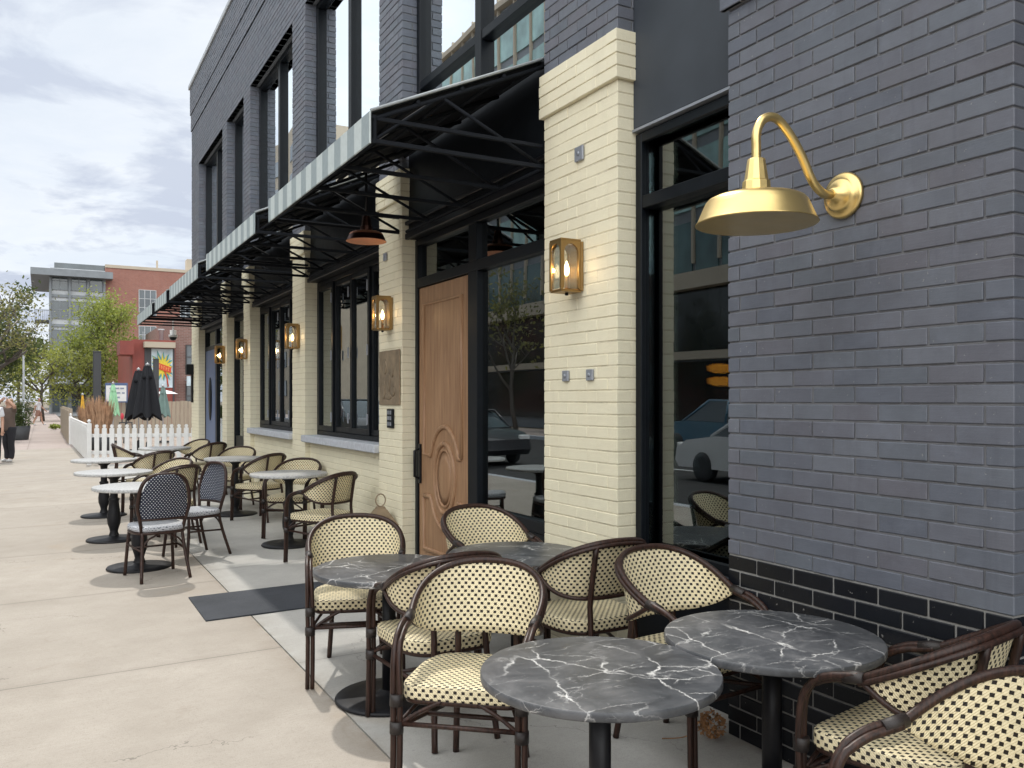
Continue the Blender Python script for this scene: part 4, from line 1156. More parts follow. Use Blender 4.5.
for z in (6.9, 10.2):
    b = MB(); b.box(-.7, .79, YF + .6, YF + 3.4, z, z + .2)
    bal = p(b, 'balcony', 'far_dark')
    b = MB()
    for k in range(9): b.box(-.7 + k * .18, -.67 + k * .18, YF + .6, YF + .63, z + .2, z + 1.25)
    for k in range(12): b.box(-.7, -.67, YF + .64 + k * .24, YF + .67 + k * .24, z + .2, z + 1.25)
    b.box(-.72, .78, YF + .58, YF + .64, z + 1.25, z + 1.31); b.box(-.72, -.66, YF + .645, YF + 3.4, z + 1.25, z + 1.31)
    p(b, 'railing', 'far_dark', bal)
# red brick block beside it
r, p = building('brick_block', 'large plain red brick block beside the grey apartment block', (14, 112, 0))
b = MB(); b.box(6.32, 30, YF + .15, 124, -.3, 16.6); p(b, 'wall', 'red_brick')
b = MB(); b.box(6.3, 30.1, YF + .05, 124.1, 16.6, 16.95); p(b, 'parapet_cap', 'tan_wall')
b = MB(); b.box(15.2, 16.6, YF + 1, YF + 2.4, 16.96, 18.4); b.box(11.9, 12.1, YF + 2, YF + 2.2, 16.96, 18.1); p(b, 'chimney', 'tan_wall')
for z in (3.0, 7.0, 11.2):
    for x in (9.8, 14.3, 19.0): win(p, x, x + 1.9, z, z + 3.1, YF + .06, 3, 3, 'far_grey')
# red corner shop with the sunburst panel
YS = 55.0
r, p = building('corner_shop', 'low red shop with a pale flat cap and a yellow sunburst panel', (6.4, 57, 0))
b = MB(); b.box(4.7, 7.08, YS, 66, -.3, 5.1); p(b, 'wall', 'red_paint')
b = MB(); b.box(5.28, 7.0, YS - .7, YS - .001, 4.62, 4.95); p(b, 'roof_canopy', 'tan_wall')
b = MB(); b.box(5.35, 5.72, YS - .06, YS - .002, 1.2, 4.6); b.box(6.93, 7.03, YS - .06, YS - .002, 1.2, 4.6); p(b, 'black_surround', 'far_dark')
b = MB(); b.box(5.28, 5.3, YS + .2, YS + .22, 5.1, 5.6); b.lathe([(.14, 5.1), (.14, 5.75), (.2, 5.76), (.2, 5.85)], (6.4, YS + 1, 0), 12); p(b, 'vent_pipe', 'far_grey')
M['mural_pale'] = plain('mural_pale', (.52, .62, .68), .7, scale=2, var=.2); M['mural_teal'] = plain('mural_teal', (.10, .30, .30), .7, scale=3, var=.3)
M['mural_yellow'] = plain('mural_yellow', (.72, .58, .05), .6, var=.15); M['mural_red'] = plain('mural_red', (.62, .07, .02), .5); M['mural_orange'] = plain('mural_orange', (.78, .32, .10), .5)
b = MB(); b.box(5.73, 6.92, YS - .05, YS - .003, 2.25, 4.58); mu = p(b, 'sunburst_panel', 'mural_pale')
cx, cz = 6.34, 3.5
def star(b, n, r0, r1, y, ph=0, sx=1.0, rnd=None):
    V = [(cx, y, cz)]
    for i in range(2 * n):
        a = PI * i / n + ph; q = (r1 if i % 2 == 0 else r0) * (rnd.uniform(.85, 1.1) if rnd else 1)
        V.append((cx + max(-.60, min(.575, q * math.sin(a) * sx)), y, cz + q * math.cos(a)))
    F = [(0, i + 1, (i + 1) % (2 * n) + 1) for i in range(2 * n)]
    b.add(V, F)
    b.add([(v[0], v[1] + .012, v[2]) for v in V], [f[::-1] for f in F])
rr = random.Random(4)
b = MB(); star(b, 13, .60, 1.02, YS - .064, .1, .75, rr); p(b, 'teal_rays', 'mural_teal', mu)
b = MB(); star(b, 16, .40, .82, YS - .080, 0, .9, rr); p(b, 'yellow_rays', 'mural_yellow', mu)
b = MB(); v = [(5.95, YS - .15, 3.42), (6.80, YS - .15, 3.12), (6.84, YS - .15, 3.46), (5.93, YS - .15, 3.80)]
b.add(v + [(x, y + .06, z) for x, y, z in v], [(0, 1, 2, 3), (7, 6, 5, 4), (0, 4, 5, 1), (1, 5, 6, 2), (2, 6, 7, 3), (3, 7, 4, 0)]); bn = p(b, 'sign_board', 'mural_red', mu)
b = MB()
for k in range(6):
    x = 6.02 + k * .125; z = 3.47 - k * .046
    b.box(x, x + .035, YS - .165, YS - .151, z, z + .21); b.box(x + .036, x + .085, YS - .165, YS - .151, z + (.17 if k % 2 else .08), z + (.205 if k % 2 else .12))
p(b, 'lettering', 'mural_orange', bn)
b = MB(); b.tube([(6.45, YS - .10, 3.28), (6.6, YS - .10, 2.8), (6.66, YS - .10, 2.3)], .04, 6); p(b, 'sign_stem', 'mural_red', mu)
b = MB(); b.box(3.95, 4.699, YS - 1.0, YS + 1.5, 4.15, 4.95); p(b, 'red_canopy', 'red_paint')
# dull brick annex
r, p = building('brick_annex', 'dull brick building with dark windows right of the red shop', (10, 60, 0))
b = MB(); b.box(7.09, 16, YS + .6, 72, -.3, 6.6); p(b, 'wall', 'dull_brick')
for z in (1.0, 3.4): win(p, 7.75, 9.4, z, z + 1.5, YS + .52, 3, 2, 'far_dark')
b = MB(); b.cbox(7.7, 8.6, YS - .2, YS - .1, 2.35, 2.95, .02); b.box(7.72, 7.76, YS - .11, YS + .59, 2.7, 2.76); p(b, 'sign_panel', 'mural_pale')

# ---- across the road (seen mirrored in the windows)
r, p = building('glass_office', 'tall teal glass office building across the road', (-26, 40, 0))
b = MB(); b.box(-38, -22.2, 18, 62, -.3, 28.5); p(b, 'wall', 'far_steel')
M['shop_glass'] = facade_glass('shop_glass', (.030, .036, .034), .1); M['deep_teal_glass'] = facade_glass('deep_teal_glass', (.09, .17, .17), .1)
for (nm, fa, fb) in (('shop_glass', 0, 2), ('deep_teal_glass', 2, 3), ('teal_glass', 3, 8)):
    b = MB()
    for k in range(22):
        for f in range(fa, fb):
            ya = 18.3 + k * 2.0; za = .4 + f * 3.5
            b.box(-22.19, -22.1, ya - (.14 if f < 2 else 0), ya + (1.84 if f < 2 else 1.7), za, za + (2.9 if f > 1 else 3.0))
    p(b, 'glazing', nm)
b = MB()
for k in range(23): b.box(-22.19, -21.98, 18.0 + k * 2.0 + .09, 18.0 + k * 2.0 + .21, 8.2, 29.3)
b.box(-22.6, -21.8, 17.8, 62.2, 28.51, 28.9); b.box(-22.19, -21.5, 18, 62, 6.9, 7.7); b.box(-22.19, -21.9, 18, 62, 3.5, 3.9); p(b, 'cladding_rib', 'tan_wall')
r, p = building('low_shop_row', 'low dark shop row across the road', (-22, 5, 0))
b = MB(); b.box(-34, -20, -30, 17.5, -.3, 7.5); p(b, 'wall', 'dull_brick')
b = MB()
for k in range(9): b.box(-20.0 + .001, -19.9, -28 + k * 5, -24.2 + k * 5, .5, 3.2); b.box(-20.0 + .001, -19.9, -27.5 + k * 5, -26 + k * 5, 4.4, 6.4); b.box(-20.0 + .001, -19.9, -25.5 + k * 5, -24.5 + k * 5, 4.4, 6.4)
p(b, 'window', 'far_glass')
r, p = building('tan_block', 'tall tan block far across the road', (-26, 115, 0))
b = MB(); b.box(-40, -22, 104, 128, -.3, 36); p(b, 'wall', 'tan_wall')
b = MB()
for k in range(5):
    for f in range(9): b.box(-21.999, -21.9, 106 + k * 4.4, 108 + k * 4.4, 2 + f * 3.7, 4 + f * 3.7)
p(b, 'window', 'far_glass')

# ---- parked cars
def car(name, label, loc, rz, paint, L_, W_, prof, roof, wheel_r, group):
    """prof: lower body side outline, roof: greenhouse outline (both x along the car, z up)"""
    r = thing(name, label, 'car', loc, rz, group)
    def hull(pts, w0, w1, zt0, zt1):
        b = MB(); n = len(pts); rows = []
        for s, k in ((-1, 0), (-1, 1), (1, 1), (1, 0)): pass
        V = []; F = []
        lay = [-1, -.92, -.5, 0, .5, .92, 1]
        for q in lay:
            for (x, z) in pts:
                f = min(1, max(0, (z - zt0) / (zt1 - zt0)))
                hw = w0 + (w1 - w0) * f
                sh = 1 - (.03 if abs(q) == 1 else 0)
                cx_ = sum(a for a, _ in pts) / n; cz_ = sum(c for _, c in pts) / n
                V.append((q * hw, cx_ + (x - cx_) * sh, cz_ + (z - cz_) * sh))
        for i in range(len(lay) - 1):
            for k in range(n):
                k2 = (k + 1) % n; F.append((i * n + k, (i + 1) * n + k, (i + 1) * n + k2, i * n + k2))
        F.append(tuple(range(n))); F.append(tuple(range((len(lay) - 1) * n + n - 1, (len(lay) - 1) * n - 1, -1)))
        b.add(V, F, True); return b
    b = hull(prof, W_ / 2, W_ / 2 * .97, .3, 1.0); body = b.build('body', paint, r, edge=.6)
    b = hull(roof, W_ / 2 * .93, W_ / 2 * .74, min(z for _, z in roof), max(z for _, z in roof)); gh = b.build('cabin_glass', M['far_glass'], r, edge=.6)
    zt = max(z for _, z in roof); xs = [x for x, z in roof if z > zt - .08]
    b = MB(); b.cbox(-W_ / 2 * .75, W_ / 2 * .75, min(xs) - .05, max(xs) + .05, zt - .03, zt + .025, .02)
    for s in (-1, 1):
        for (xa, xb) in ((roof[0][0], min(xs)), (roof[-1][0], max(xs))):
            b.tube([(s * W_ / 2 * .93, xa, min(z for _, z in roof)), (s * W_ / 2 * .75, xb, zt - .01)], .035, 6)
        b.tube([(s * W_ / 2 * .935, (min(xs) + max(xs)) / 2, min(z for _, z in roof)), (s * W_ / 2 * .76, (min(xs) + max(xs)) / 2, zt)], .035, 6)
    b.build('roof', paint, r)
    for ax in (-.30, .30):
        for s in (-1, 1):
            b = MB(); b.lathe([(wheel_r * .62, -.1), (wheel_r * .95, -.1), (wheel_r, -.07), (wheel_r, .07), (wheel_r * .95, .1), (wheel_r * .62, .1)], (s * (W_ / 2 - .10), ax * L_, wheel_r), 24, axis=(1, 0, 0))
            wh = b.build('wheel', M['far_dark'], r)
            b = MB(); b.lathe([(.001, -.10), (wheel_r * .61, -.085), (wheel_r * .61, .085), (.001, .10)], (s * (W_ / 2 - .10), ax * L_, wheel_r), 20, axis=(1, 0, 0)); b.build('rim', M['cap_metal'], wh)
    for s in (-1, 1):
        b = MB(); b.cbox(s * W_ * .38 - .16, s * W_ * .38 + .16, L_ / 2 - .12, L_ / 2 - .02, .66, .80, .02); b.build('headlight', M['white_paint'], r)
    return r
def carpaint(name, c):
    t = NT(name); n = t.bsdf(c, .3, 0, None, .5); n.inputs['Coat Weight'].default_value = .8; n.inputs['Coat Roughness'].default_value = .05; return t.m
h = 2.3
sedan_b = [(-h, .35), (-h - .02, .6), (-h + .05, .85), (-1.5, .98), (1.0, .98), (h - .3, .86), (h, .68), (h + .02, .42), (h - .1, .28), (-h + .1, .28)]
sedan_r = [(-1.75, .96), (-1.0, 1.36), (-.5, 1.43), (.1, 1.41), (.35, 1.36), (1.15, .97)]
suv_b = [(-h, .45), (-h - .02, .8), (-h + .03, 1.08), (1.0, 1.1), (h - .25, 1.02), (h, .82), (h + .02, .5), (h - .1, .35), (-h + .1, .35)]
suv_r = [(-2.2, 1.08), (-2.0, 1.62), (-1.7, 1.72), (.1, 1.70), (.45, 1.62), (1.15, 1.09)]
car('parked_car', 'white sedan standing in the road opposite the near window', (-7.0, 12.2, -.213), 0, carpaint('car_white', (.75, .76, .78)), 4.6, 1.8, sedan_b, sedan_r, .32, 'cars parked along the road')
car('parked_car', 'blue sport utility car parked across the road', (-11.9, 18.9, -.213), 0, carpaint('car_blue', (.07, .17, .25)), 4.6, 1.88, suv_b, suv_r, .36, 'cars parked along the road')
car('parked_car', 'black sedan parked at the near kerb farther along', (-4.6, 21.5, -.213), PI, carpaint('car_black', (.02, .02, .025)), 4.6, 1.8, sedan_b, sedan_r, .32, 'cars parked along the road')
car('parked_car', 'dark grey sport utility car parked at the near kerb beyond the people', (-4.4, 30.5, -.213), PI, carpaint('car_grey', (.05, .055, .06)), 4.6, 1.88, suv_b, suv_r, .36, 'cars parked along the road')

# ---- picket fence and lattice fence
fc = Vector((.97, 22.3, 0)); fe = Vector((3.35, 21.55, 0))
def run_pts(a, c, step):
    n = max(1, int(round((c - a).length / step))); return [a.lerp(c, i / n) for i in range(n + 1)]
def picket(b, P, d, w=.052, z0=.06, z1=.86, t=.011):
    u = d.normalized(); nrm = Vector((-u.y, u.x, 0))
    prof = [(-w, z0), (w, z0), (w, z1 - .10), (.018, z1 - .065)] + [(.034 * math.sin(a), z1 - .034 - .034 * math.cos(a)) for a in [PI * k / 7 + .5 for k in range(0)]]
    head = [(.040 * math.sin(a), z1 - .036 + .040 * -math.cos(a)) for a in [.5 + (2 * PI - 1.0) * k / 9 for k in range(10)]]
    prof = [(-w, z0), (w, z0), (w, z1 - .09)] + head + [(-w, z1 - .09)]
    n = len(prof); V = []
    for s in (-1, 1): V += [tuple(P + u * a + nrm * (s * t) + Vector((0, 0, h_))) for a, h_ in prof]
    b.add(V, [tuple(range(n - 1, -1, -1)), tuple(range(n, 2 * n))] + [(i, (i + 1) % n, n + (i + 1) % n, n + i) for i in range(n)])
fn = thing('picket_fence', 'white picket fence enclosing the neighbouring patio', 'fence', tuple(fc))
def fp(b, n, m='white_paint'): return b.build(n, M[m], fn, world=True)
for (a, c, step) in ((fc, fe, .165), (fc, Vector((.86, 33.0, 0)), .165)):
    d = c - a; u = d.normalized(); nrm = Vector((-u.y, u.x, 0))
    if abs(u.y) > .9: nrm = -nrm
    b = MB()
    for P in run_pts(a, c, step)[1:]: picket(b, P - nrm * .0, d, z0=.03, z1=.92)
    fp(b, 'picket_panel')
    for zz in (.22, .62):
        b = MB(); q = [a + nrm * .03, c + nrm * .03, c + nrm * .065, a + nrm * .065]
        b.prism([(v.x, v.y) for v in q], zz, zz + .08); fp(b, 'rail')
for P in (fc, fe, Vector((.86, 33.0, 0))):
    b = MB(); b.cbox(P.x - .05, P.x + .05, P.y - .05, P.y + .05, -.05, .95, .006); b.lathe([(.035, .95), (.02, .965), (.045, 1.0), (.03, 1.035), (.001, 1.045)], (P.x, P.y, 0), 12); fp(b, 'post')
fw_ = thing('wooden_fence', 'weathered tan wooden fence beyond the white picket fence', 'fence', (.8, 40, 0))
b = MB()
for k in range(92): b.cbox(.80 - .008 * (k % 2), .82 - .008 * (k % 2), 33.3 + k * .15, 33.43 + k * .15, -.02, 1.12 + .02 * math.sin(k * 7), .003)
b.build('slat_panel', M['fence_wood'], fw_, world=True)
b = MB()
for k in range(7): b.cbox(.83, .93, 33.3 + k * 2.28, 33.4 + k * 2.28, -.05, 1.2, .004)
b.build('post', M['fence_wood'], fw_, world=True)
pf_ = thing('patio_fence', 'tall tan board fence across the back of the patio', 'fence', (6, 38, 0))
b = MB()
for k in range(80): b.cbox(2.2 + k * .16, 2.345 + k * .16, 38.0 + .01 * (k % 2), 38.03 + .01 * (k % 2), -.03, 1.45 + .015 * math.sin(k * 5), .003)
b.build('slat_panel', M['fence_wood'], pf_, world=True)

# ---- closed umbrellas
def closed_umbrella(label, x, y, zb, zt, rad, col, folds=8, rot=0.0, flare=1.0):
    r = thing('closed_umbrella', label, 'umbrella', (x, y, 0), rot, 'closed patio umbrellas')
    hh = zt - zb
    def fnc(u, v):
        a = 2 * PI * u
        f = .5 + .5 * math.cos(a * folds)
        base = rad * (.24 + .76 * v ** .85)
        rr_ = base * (.62 + .38 * f)
        droop = -.10 * hh * (f - .5) * v ** 3 - .16 * hh * max(0, v - .75) * math.sin(a + 1)
        return (rr_ * math.cos(a), rr_ * math.sin(a), zt - hh * v + droop)
    b = MB(); b.grid(fnc, 72, 14)
    o = b.build('canopy', col, r)
    b = MB(); b.lathe([(.02, 0), (.02, zt + .02)], seg=10); b.lathe([(.03, zt), (.05, zt + .03), (.05, zt + .06), (.001, zt + .1)], seg=12); b.build('pole', M['cap_metal'], r)
    b = MB(); b.lathe([(rad * .22, zt - hh * .05), (rad * .34, zt - hh * .18), (rad * .42, zt - hh * .24)], seg=24); b.build('vent_flap', col, r)
    b = MB(); b.lathe([(.25, 0), (.25, .05), (.06, .07), (.04, .3), (.025, .32)], seg=24); b.build('base', M['dark_iron'], r)
def cloth(name, c): return plain(name, c, .8, var=.15, scale=5, bump=.1)
def at(px, fw): return W((px - 512) / 850 * fw, fw)
M['black_cloth'] = cloth('black_cloth', (.007, .008, .012)); M['green_cloth'] = cloth('green_cloth', (.33, .62, .38)); M['sage_cloth'] = cloth('sage_cloth', (.16, .24, .22)); M['yellow_cloth'] = cloth('yellow_cloth', (.72, .40, .04))
x, y = at(147.5, 24.0); closed_umbrella('black closed umbrella, the taller right one behind the picket fence', x, y, 1.02, 2.46, .44, M['black_cloth'], 6, .4)
x, y = at(138.5, 25.0); closed_umbrella('black closed umbrella, the shorter left one behind the picket fence', x, y, 1.0, 2.36, .42, M['black_cloth'], 5, 1.0)
x, y = at(113, 30); closed_umbrella('pale green closed umbrella in front of the white sign', x, y, 1.0, 2.05, .23, M['green_cloth'], 5)
x, y = at(163, 30); closed_umbrella('grey green closed umbrella right of the black ones', x, y, .95, 1.95, .26, M['sage_cloth'], 5)
x, y = at(82.5, 33); closed_umbrella('orange yellow closed umbrella above the dry grasses', x, y, .9, 1.68, .12, M['yellow_cloth'], 5)
x, y = at(166, 41)
r = thing('open_umbrella', 'white open patio umbrella behind the grey green closed one', 'umbrella', (x, y, 0))
b = MB(); b.lathe([(.55, 1.80), (.3, 1.90), (.03, 1.97)], seg=10, smooth=False); b.build('canopy', M['white_paint'], r)
b = MB(); b.lathe([(.02, 0), (.02, 1.96)], seg=8); b.build('pole', M['cap_metal'], r)

# ---- sign board, dark post, planter of dry grass, red stools
x, y = at(116.5, 34)
r = thing('sign_board', 'white sign board with a blue edge on posts beyond the patio', 'sign', (x, y, 0), -YAW * .7)
b = MB(); b.cbox(-.42, .42, -.03, .03, 1.40, 2.18, .006); b.build('blue_frame', M['blue_door'], r)
b = MB(); b.cbox(-.385, .385, -.04, -.031, 1.45, 2.08, .002); bd = b.build('sign_face', M['white_paint'], r)
b = MB()
for (z, ws) in ((1.93, (.10, .20, .16)), (1.75, (.14, .22, .10)), (1.57, (.12, .2))):
    xx = -.24
    for wd in ws:
        k = 0
        while k < wd - .02: b.box(xx + k, xx + k + .02, -.046, -.0405, z, z + .065); b.box(xx + k, xx + k + .031, -.046, -.0405, z + .025 * (int(k * 100) % 3), z + .025 * (int(k * 100) % 3) + .014); k += .036
        xx += wd + .05
b.build('lettering', M['blue_door'], bd)
b = MB()
for s in (-1, 1): b.cbox(s * .36 - .03, s * .36 + .03, .031, .09, -.05, 2.15, .004)
b.build('post', M['far_dark'], r)
x, y = at(97, 40); r = thing('dark_post', 'plain dark square post rising in front of the bright green tree', 'post', (x, y, 0))
b = MB(); b.cbox(-.17, .17, -.17, .17, -.1, 3.75, .02); b.cbox(-.26, .26, -.26, .26, -.1, .25, .03); b.build('shaft', M['far_dark'], r)
b = MB(); b.cbox(-.185, .185, -.185, .185, 3.751, 3.80, .01); b.build('cap', M['far_dark'], r)
x, y = at(156, 40); r = thing('slim_post', 'slim dark post right of the black umbrellas', 'post', (x, y, 0))
b = MB(); b.cbox(-.12, .12, -.12, .12, -.1, 3.4, .02); b.build('shaft', M['far_dark'], r)
b = MB(); b.cbox(-.14, .14, -.14, .14, 3.401, 3.44, .01); b.build('cap', M['far_dark'], r)
M['dry_grass'] = plain('dry_grass', (.44, .27, .165), .9, var=.35, scale=6)
rg = random.Random(8)
def grass_clump(label, x, y, h, n, rad, mat):
    b = MB()
    for k in range(n):
        a = rg.uniform(0, 2 * PI); q = rad * .35 * math.sqrt(rg.random()); L0 = h * rg.uniform(.55, 1.05); ln = rg.uniform(.05, .30) * L0 * .8
        bx, by = q * math.cos(a), q * math.sin(a); w = rg.uniform(.006, .014); sd = Vector((-math.sin(a), math.cos(a), 0)) * w
        P = [Vector((bx + math.cos(a) * ln * t ** 1.7, by + math.sin(a) * ln * t ** 1.7, .45 + L0 * t)) for t in (0, .4, .75, 1)]
        V = [];
        for i, q_ in enumerate(P): wd = (1, .9, 1.2, .15)[i]; V += [tuple(q_ - sd * wd), tuple(q_ + sd * wd)]
        b.add(V, [(0, 1, 3, 2), (2, 3, 5, 4), (4, 5, 7, 6)])
    r = thing('ornamental_grass', label, 'plant', (x, y, 0), 0, 'dry grasses along the fence')
    b.build('blades', M[mat], r)
    b = MB(); b.lathe([(.17, 0), (.2, .02), (.24, .46), (.22, .46), (.2, .42), (.001, .41)], seg=20); b.build('planter', M['far_dark'], r)
for i, (px, fw, h) in enumerate(((85.5, 31.0, .85), (96, 25.6, 1.15), (103.5, 24.8, 1.05))):
    x, y = at(px, fw); grass_clump(('left reddish dry grass tuft behind the fence corner', 'tallest reddish dry grass tuft behind the fence', 'right reddish dry grass tuft behind the fence')[i], x, y, h, 300, .6, 'dry_grass')
M['red_plastic'] = plain('red_plastic', (.62, .05, .08), .4)
for i, px in enumerate((122.5, 129)):
    x, y = at(px, 29.5)
    r = thing('red_stool', ('left slim bar stool with a red oval back behind the fence', 'right slim bar stool with a red oval back behind the fence')[i], 'stool', (x, y, 0), 0, 'red stools on the patio')
    b = MB(); b.lathe([(.09, .70), (.115, .715), (.12, .73), (.001, .74)], seg=20); b.build('seat', M['far_dark'], r)
    for s in (-1, 1):
        for q in (-1, 1):
            bb = MB(); bb.tube([(s * .17, q * .17, 0), (s * .09, q * .09, .71)], .012, 6); bb.build('leg', M['far_dark'], r)
    bb = MB(); bb.tube([(0, .10, .72), (0, .135, .83)], .015, 6); bb.build('back_stay', M['far_dark'], r)
    bb = MB(); bb.lathe([(.001, -.014), (.9, -.012), (1, 0), (.9, .012), (.001, .014)], seg=20, axis=(0, 1, 0)); bb.v = [(p[0] * .055, .135 + p[1], .93 + p[2] * .12) for p in bb.v]; bb.build('backrest', M['red_plastic'], r)
# street planter and shrubs at the left
def leafm(name, c, var):
    t = NT(name); g = t.n('ShaderNodeNewGeometry'); rnd = g.outputs['Random Per Island']
    col = t.ramp(rnd, [(0, tuple(q * (1 - var) for q in c)), (.6, c), (1, (min(1, c[0] * (1 + var * 1.2)), min(1, c[1] * (1 + var)), c[2]))])
    d = t.n('ShaderNodeBsdfPrincipled'); d.inputs['Roughness'].default_value = .55; t.l(col, d.inputs['Base Color'])
    tr = t.n('ShaderNodeBsdfTranslucent'); t.l(col, tr.inputs['Color'])
    mx = t.n('ShaderNodeMixShader'); mx.inputs[0].default_value = .45; t.l(d.outputs[0], mx.inputs[1]); t.l(tr.outputs[0], mx.inputs[2]); t.l(mx.outputs[0], t.out.inputs[0])
    return t.m
M['leaf_dark'] = leafm('leaf_dark', (.075, .105, .035), .35); M['leaf_olive'] = leafm('leaf_olive', (.20, .20, .075), .35)
M['leaf_bright'] = leafm('leaf_bright', (.27, .32, .075), .3); M['leaf_lime'] = leafm('leaf_lime', (.29, .32, .08), .3)
def leaves(b, centre, spread, n, size, rnd, flat=1.0):
    for k in range(n):
        c = centre + Vector((rnd.gauss(0, spread), rnd.gauss(0, spread), rnd.gauss(0, spread * flat)))
        u = Vector((rnd.uniform(-1, 1), rnd.uniform(-1, 1), rnd.uniform(-1, 1))).normalized()
        w = u.cross(Vector((rnd.uniform(-1, 1), rnd.uniform(-1, 1), rnd.uniform(-1, 1)))).normalized(); s = size * rnd.uniform(.6, 1.3)
        b.add([tuple(c + u * s), tuple(c + w * s * .55), tuple(c - u * s), tuple(c - w * s * .55)], [(0, 1, 2, 3)])
def tree(name, label, x, y, h, crown_r, z_lo, nl, leaf, mat, seed, shape='oval', trunk_r=.16, spread=.42, bare=.0, levels=3):
    rnd = random.Random(seed)
    r = thing(name, label, 'tree', (x, y, -.05))
    tb = MB(); lb = MB(); tips = []
    def branch(P, d, ln, rad, lev):
        n = 4; pts = [P.copy()]; q = P.copy(); dd = d.copy()
        for i in range(n):
            dd = (dd + Vector((rnd.gauss(0, .13), rnd.gauss(0, .13), rnd.gauss(.05, .08)))).normalized()
            q = q + dd * (ln / n); pts.append(q.copy())
        tb.tube(pts, [rad * (1 - .55 * i / n) for i in range(n + 1)], 6 if lev else 8)
        if lev >= levels: tips.append(q); tips.append(pts[2]); return
        k = 4 if lev < 1 else 3
        for j in range(k + (1 if lev == 0 else 0)):
            a = rnd.uniform(0, 2 * PI); ti = rnd.choice((2, 3, 4)) if lev else rnd.choice((2, 3, 4, 4))
            side = Vector((math.cos(a), math.sin(a), rnd.uniform(.1, .7) if shape != 'tall' else rnd.uniform(.5, 1.4)))
            nd = (dd * rnd.uniform(.4, .9) + side.normalized() * rnd.uniform(.7, 1.1)).normalized()
            branch(pts[ti], nd, ln * rnd.uniform(.52, .72), rad * .5, lev + 1)
    branch(Vector((0, 0, 0)), Vector((rnd.uniform(-.1, .1), rnd.uniform(-.1, .1), 1)).normalized(), h * .52, trunk_r, 0)
    tb.build('trunk', M['trunk'], r)
    zc = (z_lo + h) / 2; hz = (h - z_lo) / 2
    cl = [t for t in tips if rnd.random() > bare]
    extra = int(nl / 60 * (1 - bare))
    for k in range(extra):
        while True:
            v = Vector((rnd.uniform(-1, 1), rnd.uniform(-1, 1), rnd.uniform(-1, 1)))
            if .35 < v.length < 1: break
        f = 1 - (.55 * max(0, v.z) if shape in ('cone', 'tall') else 0)
        cl.append(Vector((v.x * crown_r * f, v.y * crown_r * f, zc + v.z * hz)))
    per = max(8, nl // max(1, len(cl)))
    for c in cl: leaves(lb, c, spread * rnd.uniform(.6, 1.2), int(per * rnd.uniform(.5, 1.5)), leaf, rnd, .8)
    lb.build('crown', M[mat], r)
    return r
x, y = at(4, 34); tree('street_tree', 'large olive green street tree with bare twigs at the left edge', x - .4, y, 6.3, 2.3, 1.6, 2900, .058, 'leaf_olive', 21, trunk_r=.17, spread=.30, bare=.35, levels=3)
x, y = at(52, 62); tree('low_tree', 'low yellow green tree left of the grey apartment block', x - .6, y, 5.2, 2.3, .9, 3000, .10, 'leaf_lime', 7, spread=.45, bare=.1)
x, y = at(108, 66); tree('oval_tree', 'tall bright green oval tree in front of the brick block', x, y, 10.0, 2.35, .8, 11000, .105, 'leaf_bright', 31, 'cone', .2, .42, levels=3)
x, y = at(82, 64); tree('low_tree', 'low bright green tree under the tall oval tree', x, y, 5.6, 1.7, .6, 2400, .11, 'leaf_lime', 33, spread=.42)
x, y = at(-18, 45); tree('street_tree', 'dark green street tree at the far left edge', x, y, 7, 2.6, 1.6, 4600, .12, 'leaf_dark', 13, spread=.42)
x, y = at(26, 75); tree('street_tree', 'distant green street tree beyond the person in white', x - .6, y, 6.5, 2.4, 1.6, 3800, .14, 'leaf_olive', 17, spread=.5)
def shrub(label, x, y, h, rad, mat, seed, n=1400, pot=True):
    rnd = random.Random(seed); r = thing('shrub', label, 'shrub', (x, y, gz(x)))
    b = MB()
    for k in range(26):
        c = Vector((rnd.gauss(0, rad * .5), rnd.gauss(0, rad * .5), (.5 if pot else .15) + rnd.random() * (h - .5))); leaves(b, c, rad * .22, n // 26, .045, rnd)
    b.build('foliage', M[mat], r)
    if pot:
        b = MB(); b.lathe([(.30, 0), (.33, .03), (.40, .55), (.37, .55), (.35, .5), (.001, .49)], seg=24); b.build('planter', M['far_dark'], r)
x, y = at(19, 33); shrub('green shrub in a dark pot beside the two people', x, y, 1.35, .34, 'leaf_dark', 3)
x, y = at(56, 43); shrub('low green plant at the foot of the wooden fence', x, y + .5, .55, .22, 'leaf_bright', 5, 900, False)
# dark hedges / shrubs mass beyond the lawn edge
x, y = at(30, 60); shrub('dark green hedge shrub at the far left of the pavement', x - .5, y, 2.2, .9, 'leaf_dark', 9, 3000, False)
# lamp post slim
x, y = at(23.5, 36); r = thing('street_pole', 'slim grey pole at the left edge of the pavement', 'pole', (x, y, gz(x)))
b = MB(); b.lathe([(.12, 0), (.12, .06), (.05, .1), (.045, 1.6), (.04, 3.6), (.001, 3.62)], seg=14); b.build('shaft', M['far_grey'], r)
b = MB(); b.lathe([(.16, -.02), (.18, 0), (.13, .03)], seg=14); b.build('foot', M['far_grey'], r)

for i, (xx, yy, hh) in enumerate(((-15.6, 38, 8.0), (-15.3, 50, 8.5))):
    tree('street_tree', ('nearer leafy street tree across the road', 'farther leafy street tree across the road')[i], xx, yy, hh, 2.4, 2.6, 1100, .12, 'leaf_olive', 41 + i, spread=.5, bare=.4)
